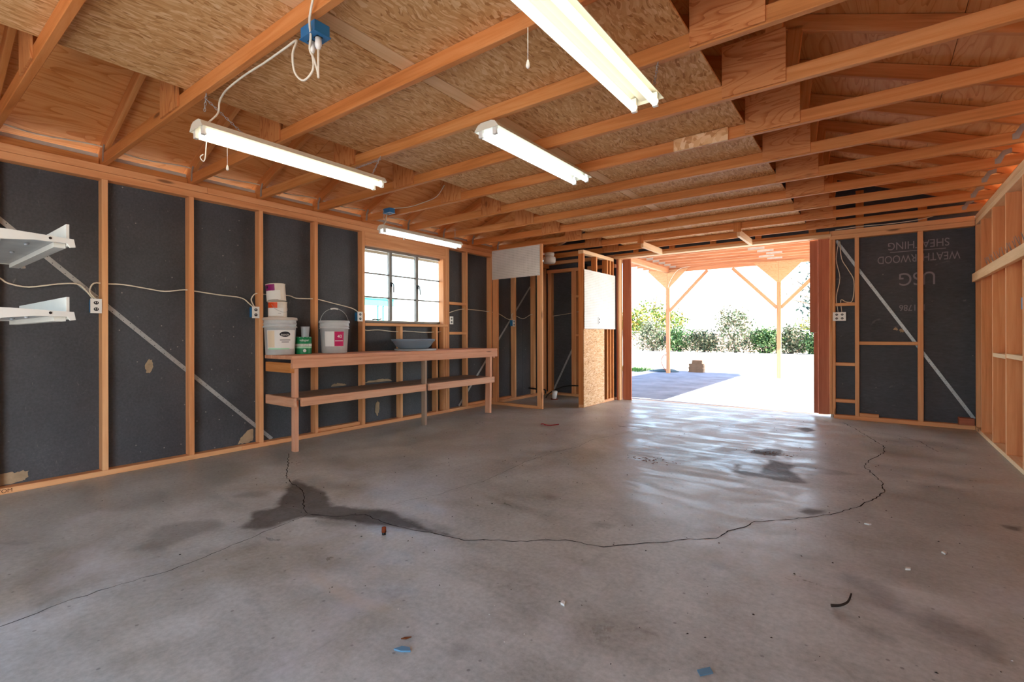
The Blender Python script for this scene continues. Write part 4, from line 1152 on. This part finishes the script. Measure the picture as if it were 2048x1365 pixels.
# ------------------------------------------------------------------ cantilever metal shelves at the left edge
rack = thing('metal_shelf_rack', 'white cantilever metal shelf rack at the left edge', 'shelf rack', (-2.35, -0.08, 0))
for x in (-1.975, -2.70):
    board('upright', rack, M['white_shelf'], (x - .02, -.12, 0), (x + .02, -.07, 1.75))
    board('foot', rack, M['white_shelf'], (x - .02, -.45, 0), (x + .02, -.121, .04))
for z in (1.402, 1.180):
    for x in (-1.962, -2.715):
        m = MB().prism([(-.07, z - .035), (-.07, z + .018), (.25, z + .014), (.388, z + .006), (.392, z - .018), (.380, z - .020), (.372, z - .008), (.30, z - .008), (.10, z - .030)], 0, x - .006, x + .006)
        ar = m.build('arm', M['white_shelf'], rack)
        MB().prism([(.335 + .004 * math.cos(t), z + .002 + .004 * math.sin(t)) for t in [i * PI / 4 for i in range(8)]], 0, x + .0062, x + .0068).build('bolt_hole', M['dark'], ar)
    MB().box((-2.705, .02, z - .006), (-1.972, .372, z - .002)).build('shelf_pan', M['grey_shelf'], rack)
    MB().box((-2.708, .373, z - .016), (-1.970, .380, z + .052)).build('end_lip', M['white_shelf'], rack)
    MB().box((-2.705, .345, z - .022), (-1.972, .372, z - .0065)).build('edge_channel', M['white_shelf'], rack)
    MB().box((-2.705, .21, z - .018), (-1.972, .235, z - .0065)).build('stiffener', M['galv'], rack)
    for x in (-2.06, -2.3):
        MB().lathe([(0, 0), (.006, 0), (.006, -.005), (0, -.007)], (x, .30, z - .0065), 10).build('bolt', M['galv'], rack)

# ------------------------------------------------------------------ closet things
bell = thing('alarm_siren', 'white plastic siren with round cap hanging in the closet top', 'siren', (-4.285, 6.79, 2.29))
MB().lathe([(0, 0), (.085, 0), (.100, .02), (.104, .06), (.098, .10), (.07, .115), (0, .115)], (-4.285, 6.79, 2.29), 28).build('horn_body', M['white_plastic'], bell)
MB().lathe([(0, .117), (.06, .117), (.075, .125), (.082, .15), (.078, .175), (.05, .182), (0, .182)], (-4.285, 6.79, 2.29), 28).build('cap', M['white_plastic'], bell)
bb = MB().box((-4.16, 7.60, 2.27), (-4.05, YB - .002, 2.36)).build('control_box', M['dark'])
MB().lathe([(0, 0), (.012, 0), (.012, .02), (0, .02)], (-4.14, 7.59, 2.275), 10).build('knob', M['white_plastic'], bb)
tag(bb, 'small black box on the closet back wall near the siren', 'box')
pipe = thing('drain_pipe_cap', 'white plastic pipe stub standing on the closet floor', 'pipe', (-4.40, 7.12, 0))
MB().lathe([(0, 0), (.065, 0), (.065, .012), (.03, .014), (0, .014)], (-4.40, 7.12, 0), 24).build('flange', M['rust'], pipe)
MB().tube([(-4.40, 7.12, .014), (-4.395, 7.115, .07), (-4.385, 7.11, .145)], [.034, .047], 16, 1).build('stub', M['white_plastic'], pipe)
cable('black hose rising along the closet corner', [(-4.62, 7.2, .01), (-4.70, 7.42, .05), (-4.60, 7.6, .14), (-4.4, 7.64, .19), (-4.0, 7.645, .20), (-3.75, 7.64, .17)], 0.011, 'hose', 'dark', 'rubber_hose')
cable('black pipe stub in the closet beyond the partition post', [(-4.88, 7.05, .17), (-4.60, 6.95, .175), (-4.45, 6.9, .18), (-4.44, 6.9, .12)], 0.013, 'pipe', 'dark', 'pipe')

# ------------------------------------------------------------------ outdoors: ground, patio, porch
GZ = -0.035
gm = MB()
for a in ((-90, 8.0, 90, 140), (-90, -60, 90, YF - .101), (-90, YF - .1, -5.04, 8.0), (1.1, YF - .1, 90, 8.0)):
    gm.add([(a[0], a[1], GZ - .01), (a[2], a[1], GZ - .01), (a[2], a[3], GZ - .01), (a[0], a[3], GZ - .01)], [(0, 1, 2, 3)])
ground = gm.build('ground', M['dirt'])
tag(ground, 'pale sunlit dirt yard', kind='structure')
patio = MB().box((-5.3, 8.001, -.2), (1.3, 15.4, GZ)).build('patio_slab', M['slab'])
tag(patio, 'concrete patio slab half in shade', kind='structure')
drive = MB().box((-4.4, -9.0, -.2), (0.6, YF - .102, GZ)).build('driveway', M['slab'])
tag(drive, 'concrete driveway slab behind the camera', kind='structure')

PW = M['porch_wood']
porch = thing('patio_cover', 'wooden patio cover on posts outside the doorway', 'patio cover', (-2.0, 11.3, GZ))
PY = 14.30
for x in (-4.88, -1.97, 0.9):
    board('post', porch, M['post_wood'], (x - .05, PY - .05, GZ), (x + .05, PY + .05, 2.94), .006)
    zt_, zb = 3.02, 2.47
    for s in (-1, 1):
        MB().prism([(x + s * .002, zb), (x + s * .045, zb), (x + s * .60, zt_), (x + s * .002, zt_)], 1, PY - .068, PY - .054).build('gusset_plate', M['porch_ply'], porch)
    for s in (-1, 1):
        if x < -4 and s < 0: continue
        if x > 0 and s > 0: continue
        beam('brace', porch, M['post_wood'], (x + s * .04, PY - .01, 1.80), (x + s * 1.13, PY - .01, 2.93), .038, .085, (s * -1, 0, 1))
board('outer_beam', porch, PW, (-5.0, PY - .05, 2.945), (1.2, PY - .008, 3.06))
board('outer_beam', porch, PW, (-5.0, PY + .008, 2.945), (1.2, PY + .05, 3.06))
board('side_beam', porch, M['post_wood'], (-4.93, 7.96, 2.93), (-4.89, PY - .06, 3.06))
board('side_beam', porch, PW, (-4.87, 7.96, 2.93), (-4.83, PY - .06, 3.06))
board('side_beam', porch, PW, (0.86, 7.96, 2.93), (0.94, PY - .06, 3.06))
y = 8.3
k = 0
while y < 14.7:
    board('joist', porch, PW, (-5.62, y, 3.062), (1.25, y + .038, 3.20))
    MB().box((-4.80, y - .004, 3.07), (-4.62, y - .001, 3.15)).build('joist_splice', M['grey_shelf'], porch)
    if k > 8:
        MB().box((-2.35 + .12 * (k % 3), y - .004, 3.08), (-2.0 + .12 * (k % 3), y - .001, 3.14)).build('joist_splice', M['grey_shelf'], porch)
    y += .455; k += 1
MB().box((-5.66, 7.96, 3.203), (1.2, 14.72, 3.23)).build('roof_deck', M['roof_ply'], porch)
MB().box((-5.70, 7.955, 3.231), (1.24, 14.76, 3.25)).build('roofing', M['shingle'], porch)
cable('white cord strung along the patio cover to its left post', [(-4.85, PY - .08, 2.5), (-4.75, PY - .08, 2.75), (-4.55, PY - .08, 3.0), (-4.2, PY - .07, 3.07), (-3.6, PY - .07, 3.08), (-3.0, PY - .07, 3.11), (-2.2, PY - .075, 3.12), (-1.4, PY - .07, 3.15)], .008, 'cord', name='power_cord')

# hose, faucet, pavers
hm = MB()
for i in range(5):
    r = .42 - .055 * i
    hm.tube([(-5.20 + r * 1.05 * math.cos(t) + .02 * i, 14.85 + r * .8 * math.sin(t), GZ + .02 + .012 * i) for t in [q * PI / 10 for q in range(21)]], .013, 7, 1)
tag(hm.build('garden_hose', M['hose']), 'coiled dark hose on the ground by the left patio post', 'hose')
cable('red brown hose curving down to the left patio post', [(-4.96, 14.33, .50), (-5.06, 14.4, .47), (-5.12, 14.4, .32), (-5.05, 14.36, .14), (-4.96, 14.36, .02)], .014, 'hose', 'red_hose', 'garden_hose')
fa = MB().box((-4.99, 14.24, .93), (-4.932, 14.30, 1.06)).build('faucet_timer', M['dark'])
tag(fa, 'small black box fixed to the left patio post', 'timer')
pvx, pvy = -4.30, 15.25
for i in range(5):
    o = MB().box((-.215, -.2, 0), (.215, .2, .049)).build('paver', M['paver'], None, mw=Matrix.Translation((pvx + rng.uniform(-.015, .015), pvy, GZ + .0005 + i * .0505)) @ Matrix.Rotation(rng.uniform(-.04, .04), 4, 'Z'))
    tag(o, 'large brown paver, %s of the five-high stack on the patio' % ('lowest', 'second from bottom', 'middle', 'second from top', 'top')[i], 'paver', 'pavers stacked on the patio')
for i in range(2):
    o = MB().box((-.145, -.14, 0), (.145, .14, .052)).build('paver', M['paver'], None, mw=Matrix.Translation((pvx + .01, pvy, GZ + .0010 + 5 * .0505 + i * .0535)) @ Matrix.Rotation(.05 * i, 4, 'Z'))
    tag(o, 'smaller brown paver, %s of the two atop the paver stack' % ('lower', 'upper')[i], 'paver', 'pavers stacked on the patio')

# ------------------------------------------------------------------ plants and fence
nr = np.random.default_rng(5)
def leaves(c, rad, n, size, squash=1.0, shell=.55, dark=False):
    d = nr.normal(size=(n, 3)); d /= np.linalg.norm(d, axis=1)[:, None]
    rr = shell + (1.25 - shell) * nr.random(n) ** 1.1
    lump = 1 + .24 * np.sin(d[:, 0] * 5 + c[0]) * np.cos(d[:, 2] * 4 + c[1]) + .12 * np.sin(d[:, 1] * 7)
    p = d * (rr * lump)[:, None] * np.array(rad) + np.array(c)
    p = p[p[:, 2] > GZ + .03]
    n = len(p)
    a = nr.normal(size=(n, 3)); a /= np.linalg.norm(a, axis=1)[:, None]
    b = np.cross(a, nr.normal(size=(n, 3))); b /= np.linalg.norm(b, axis=1)[:, None]
    s = size * (.6 + .8 * nr.random(n))[:, None]
    V = np.stack([p - a * s, p + b * s * .42, p + a * s, p - b * s * .42], 1).reshape(-1, 3)
    Fc = np.arange(4 * n).reshape(n, 4)
    return V, Fc
def leaf_mesh(parts, name, mat, parent):
    V = np.concatenate([q[0] for q in parts]); F = []; k = 0
    for v_, f_ in parts:
        F.append(f_ + k); k += len(v_)
    me = bpy.data.meshes.new(name); me.from_pydata(V.tolist(), [], np.concatenate(F).tolist())
    me.transform(world(parent).inverted())
    o = link(name, me, parent, world(parent), mat)
    o['kind'] = 'stuff'
    return o
def shrub(label, x, y, rx, h, mat, n=1500, size=.09, cat='shrub', name='shrub', group='hedge shrubs along the fence'):
    o = thing(name, label, cat, (x, y, GZ), 0, group)
    parts = [leaves((x, y, GZ + h * .42), (rx, rx * .75, h * .55), n, size)]
    for i in range(5):
        parts.append(leaves((x + rng.uniform(-.6, .6) * rx, y + rng.uniform(-.4, .2) * rx, GZ + h * rng.uniform(.3, .9)), (rx * .4, rx * .4, h * .22), n // 6, size))
    leaf_mesh(parts, 'foliage', M[mat], o)
    m = MB()
    for i in range(6):
        m.tube([(x + rng.uniform(-.1, .1) * rx, y, GZ), (x + rng.uniform(-.3, .3) * rx, y, GZ + h * .35), (x + rng.uniform(-.7, .7) * rx, y + rng.uniform(-.2, .2), GZ + h * .85)], [.035, .012], 5, 1)
    m.build('stems', M['bark'], o)
    return o
HX = [(-12.3, 32.9, 1.1, 1.85, 'oleander', 'leftmost shrub of the hedge, pale leaved, by the fence gap'),
      (-10.5, 32.9, 1.05, 1.6, 'hedge', 'second hedge shrub from the left, behind the left patio post'),
      (-8.85, 32.9, .95, 1.45, 'oleander', 'third hedge shrub from the left, low and dusty'),
      (-6.95, 32.8, 1.25, 2.6, 'oleander', 'tall rounded greyish shrub rising above the middle of the hedge'),
      (-5.15, 32.6, .9, 1.45, 'hedge', 'low dark shrub just right of the tall middle shrub'),
      (-3.85, 32.8, .75, 1.6, 'oleander', 'sparse shrub left of the right patio post'),
      (-2.55, 32.6, .85, 1.5, 'hedge', 'dark green shrub right of the right patio post'),
      (-1.05, 32.6, .95, 1.8, 'hedge', 'rightmost shrub of the hedge beside the door frame')]
for x, y, rx, h, mt, lb in HX:
    shrub(lb, x, y, rx, h, mt)

def tree(label, x, y, h, crown, mat, n, size, trunk=.14, bare=0, name='tree', twigs=14):
    o = thing(name, label, 'tree', (x, y, GZ), 0, 'trees beyond the yard')
    m = MB().tube([(x, y, GZ), (x + .1, y, h * .3), (x - .05, y, h * .55)], [trunk, trunk * .6], 8, 1)
    tips = []
    for i in range(twigs):
        a = rng.uniform(0, 2 * PI); e = rng.uniform(.25, 1.25)
        L = h * rng.uniform(.28, .46)
        p0 = Vector((x, y, h * rng.uniform(.35, .55)))
        p2 = p0 + Vector((math.cos(a) * math.cos(e), math.sin(a) * math.cos(e), math.sin(e))) * L
        mid = p0.lerp(p2, .5) + Vector((rng.uniform(-.1, .1), rng.uniform(-.1, .1), rng.uniform(0, .15))) * h * .15
        m.tube([p0, mid, p2], [trunk * .32, .012], 5, 1)
        tips.append(p2)
        for j in range(3):
            q = mid.lerp(p2, rng.uniform(.1, .9))
            m.tube([q, q + Vector((rng.uniform(-.5, .5), rng.uniform(-.5, .5), rng.uniform(.1, .6))) * L * .45], [.016, .008], 4, 1)
    m.build('branches', M['bark'], o)
    parts = [leaves((x + cx, y + cy, cz), (rx, ry, rz), int(n * wgt), size) for cx, cy, cz, rx, ry, rz, wgt in crown]
    if parts:
        leaf_mesh(parts, 'foliage', M[mat], o)
    return o
tree('yellow green leafy tree behind the fence at the left', -14.2, 37.0, 3.0, [(0, 0, 2.1, 2.3, 2.0, 1.2, .6), (-1.6, 0, 1.9, 1.5, 1.5, 1.0, .25), (1.7, .2, 1.9, 1.2, 1.2, .9, .15)], 'lime', 4200, .12)
tree('tall bare branched tree behind the yellow green tree', -15.2, 41.0, 6.6, [], 'lime', 0, .1, .12, 1, 'bare_tree', 16)
tree('sparse dark leaved tree at the right edge of the doorway', -1.15, 22.0, 4.6, [(0.2, 0, 3.3, 1.2, 1.1, 1.4, .6), (-.5, 0, 2.2, .6, .6, .5, .2), (.3, 0, 1.5, .9, .8, .6, .2)], 'dark_leaf', 1300, .075, .07, 0, 'tree', 16)
tree('small round green tree far behind the right patio post', -3.9, 46.0, 2.4, [(0, 0, 1.75, 1.0, .9, .75, 1.0)], 'lime', 900, .1, .08, 0, 'tree', 8)
tree('faint tree outside the window', -17.0, 19.8, 5.2, [(0.2, 0, 3.6, 1.0, 1.0, .9, .7), (-.9, 0, 2.5, .5, .5, .4, .3)], 'dark_leaf', 500, .08, .07, 0, 'tree', 10)

fence = thing('chain_link_fence', 'chain link fence with metal rails behind the hedge', 'fence', (-7, 34.25, GZ))
for i in range(9):
    x = -17.5 + i * 2.4
    MB().tube([(x, 34.25, GZ), (x, 34.25, 1.36)], .028, 8, 1).build('post', M['galv'], fence)
MB().tube([(-18, 34.25, 1.33), (2.2, 34.25, 1.33)], .022, 8, 1).build('top_rail', M['galv'], fence)
MB().tube([(-18, 34.25, .06), (2.2, 34.25, .06)], .015, 8, 1).build('bottom_rail', M['galv'], fence)
wm = MB()
for i in range(130):
    x = -17.6 + i * .15
    for s in (-1, 1):
        wm.tube([(x, 34.25 + .004 * s, .06), (x + s * 1.25, 34.25 + .004 * s, 1.32)], .004, 3, 1, False)
o_ = wm.build('wire_mesh', M['galv'], fence)
o_['kind'] = 'stuff'
MB().box((-14.2, 34.6, GZ), (0.5, 34.75, 1.15)).build('yard_wall', plain('pinkish_block', (188, 160, 140), .9, .1, vary=.3), None)
tag(bpy.data.objects['yard_wall'], 'low pinkish block wall behind the chain link fence', 'wall')

gv = nr.random((1400, 2)) * np.array([1.5, 1.3]) + np.array([-7.25, 14.3])
vv = []; ff = []
for i, (x, y) in enumerate(gv):
    h = .05 + .09 * nr.random(); a = nr.random() * 6.28; dx, dy = .008 * math.cos(a), .008 * math.sin(a)
    vv += [(x - dx, y - dy, GZ - .008), (x + dx, y + dy, GZ - .008), (x + dy * 4, y + dx * 4, GZ + h)]
    ff.append((3 * i, 3 * i + 1, 3 * i + 2))
me = bpy.data.meshes.new('grass'); me.from_pydata(vv, [], ff)
tag(link('grass', me, None, None, M['grass']), 'green grass patch at the left edge of the patio', 'grass', kind='stuff')

# neighbouring building seen low through the window
nb = thing('neighbour_building', 'white building with teal fascia seen through the window', 'building', (-16.5, 12.0, GZ))
MB().box((-22.0, 8.0, GZ), (-17.2, 13.2, 2.05)).build('wall', M['label_white'], nb)
board('fascia', nb, M['teal'], (-16.05, 6.0, 2.30), (-16.0, 13.25, 2.56), .004)
MB().box((-22.0, 6.0, 2.562), (-15.95, 13.35, 2.62)).build('roof', M['teal'], nb)
for y in (12.45, 12.72):
    board('porch_post', nb, M['teal'], (-16.10, y, GZ), (-16.04, y + .07, 2.30))

# ------------------------------------------------------------------ litter on the floor
def scrap(name, label, cat, mat, c, pts, th=.003, rot=0.0, lift=.0):
    m = MB().prism(pts, 2, 0, th)
    o = m.build(name, M[mat], None, mw=Matrix.Translation((c[0], c[1], .001 + lift)) @ Matrix.Rotation(rot, 4, 'Z'))
    return tag(o, label, cat)
ck = MB().lathe([(0, 0), (.012, 0), (.012, .018), (.0125, .02), (.011, .05), (0, .05)], (0, 0, 0), 16)
st = thing('bottle_stub', 'small rust brown stub standing on the floor below the dark stain', 'stub', (-2.19, 1.739, 0))
MB().lathe([(0, 0), (.011, 0), (.011, .014), (0, .014)], (-2.19, 1.739, 0), 14).build('base', M['dark'], st)
MB().lathe([(0, .0145), (.013, .0145), (.012, .042), (0, .044)], (-2.19, 1.739, 0), 14).build('cap', M['rust'], st)
scrap('paper_scrap', 'blue grey folded paper scrap near the bottom of the picture', 'paper', 'blue_scrap', (-1.334, 1.141), [(-.03, -.01), (.0, -.014), (.032, -.006), (.02, .012), (-.01, .010)], .006, .4)
scrap('leaf', 'small dry leaf beside the blue grey paper scrap', 'leaf', 'leaf_scrap', (-1.375, 1.19), [(-.018, 0), (-.004, .006), (.02, .002), (.0, -.006)], .003, .9)
scrap('paper_scrap', 'grey paper bit at the bottom edge of the floor', 'paper', 'blue_scrap', (-.447, 1.658), [(-.03, -.012), (.02, -.016), (.03, .010), (-.02, .014)], .003, 1.0)
MB_r = MB().tube([(-3.30, 5.02, .006), (-3.27, 5.03, .012), (-3.23, 5.01, .008), (-3.17, 5.02, .006), (-3.12, 5.08, .01), (-3.10, 5.12, .012)], .006, 7)
tag(MB_r.build('wire_scrap', M['red_scrap']), 'red wire scrap on the floor in front of the partition', 'wire')
MB_b = MB().tube([(-.14, 2.36, .006), (-.11, 2.375, .01), (-.085, 2.40, .022), (-.075, 2.44, .04)], [.006, .003], 7)
tag(MB_b.build('twig', M['grit']), 'black curved twig at the lower right of the floor', 'twig')
for i, (x, y, lb) in enumerate(((-.029, 3.504, 'pale wood chip right of the crack'), (.127, 2.947, 'white stone chip above the long right stain'), (.285, 3.27, 'white crumb farthest right on the open floor'), (-1.028, 1.726, 'thin white plastic shred in the middle of the floor'))):
    scrap('chip', lb, 'debris', 'chip', (x, y), [(-.016, -.006), (.006, -.010), (.018, .002), (.0, .010)], .008, i * .7)
for i, (x, y, lb) in enumerate(((-.75, 5.05, 'dark brown leaf litter pile in front of the doorway'), (-1.55, 4.15, 'rust brown leaf litter in the middle of the floor'))):
    o = thing('leaf_pile', lb, 'leaf litter', (x, y, 0), 0, None)
    m = MB()
    for k in range(46):
        px, py = x + rng.gauss(0, .11), y + rng.gauss(0, .045)
        a = rng.uniform(0, 6.3); s_ = rng.uniform(.006, .022); z_ = .002 + rng.uniform(0, .01)
        m.add([(px + s_ * math.cos(a), py + s_ * math.sin(a), z_), (px - s_ * .4 * math.sin(a), py + s_ * .4 * math.cos(a), z_ + .004), (px - s_ * math.cos(a), py - s_ * math.sin(a), z_), (px + s_ * .4 * math.sin(a), py - s_ * .4 * math.cos(a), z_ + .002)], [(0, 1, 2, 3)])
    m.build('leaves', M['leaf_scrap'], o)['kind'] = 'stuff'
def litter(name, label, mat, n, zone, smin, smax):
    m = MB()
    for k in range(n):
        px = rng.uniform(zone[0], zone[1]); py = rng.uniform(zone[2], zone[3])
        a = rng.uniform(0, 6.3); s_ = rng.uniform(smin, smax); e = rng.uniform(.3, .8)
        c_, n_ = math.cos(a), math.sin(a)
        z_ = .0012
        q = [(s_, 0), (0, s_ * e), (-s_, 0), (0, -s_ * e)]
        V = [(px + u * c_ - v * n_, py + u * n_ + v * c_, z_) for u, v in q] + [(px, py, z_ + s_ * .6)]
        m.add(V, [(0, 1, 4), (1, 2, 4), (2, 3, 4), (3, 0, 4)])
    return tag(m.build(name, M[mat]), label, 'debris', kind='stuff')
litter('floor_grit', 'dark specks of grit scattered over the floor', 'grit', 420, (-4.3, .9, .9, 7.4), .002, .007)
litter('floor_crumbs', 'white crumbs scattered over the floor', 'chip', 150, (-4.8, .9, .9, 5.5), .0015, .005)
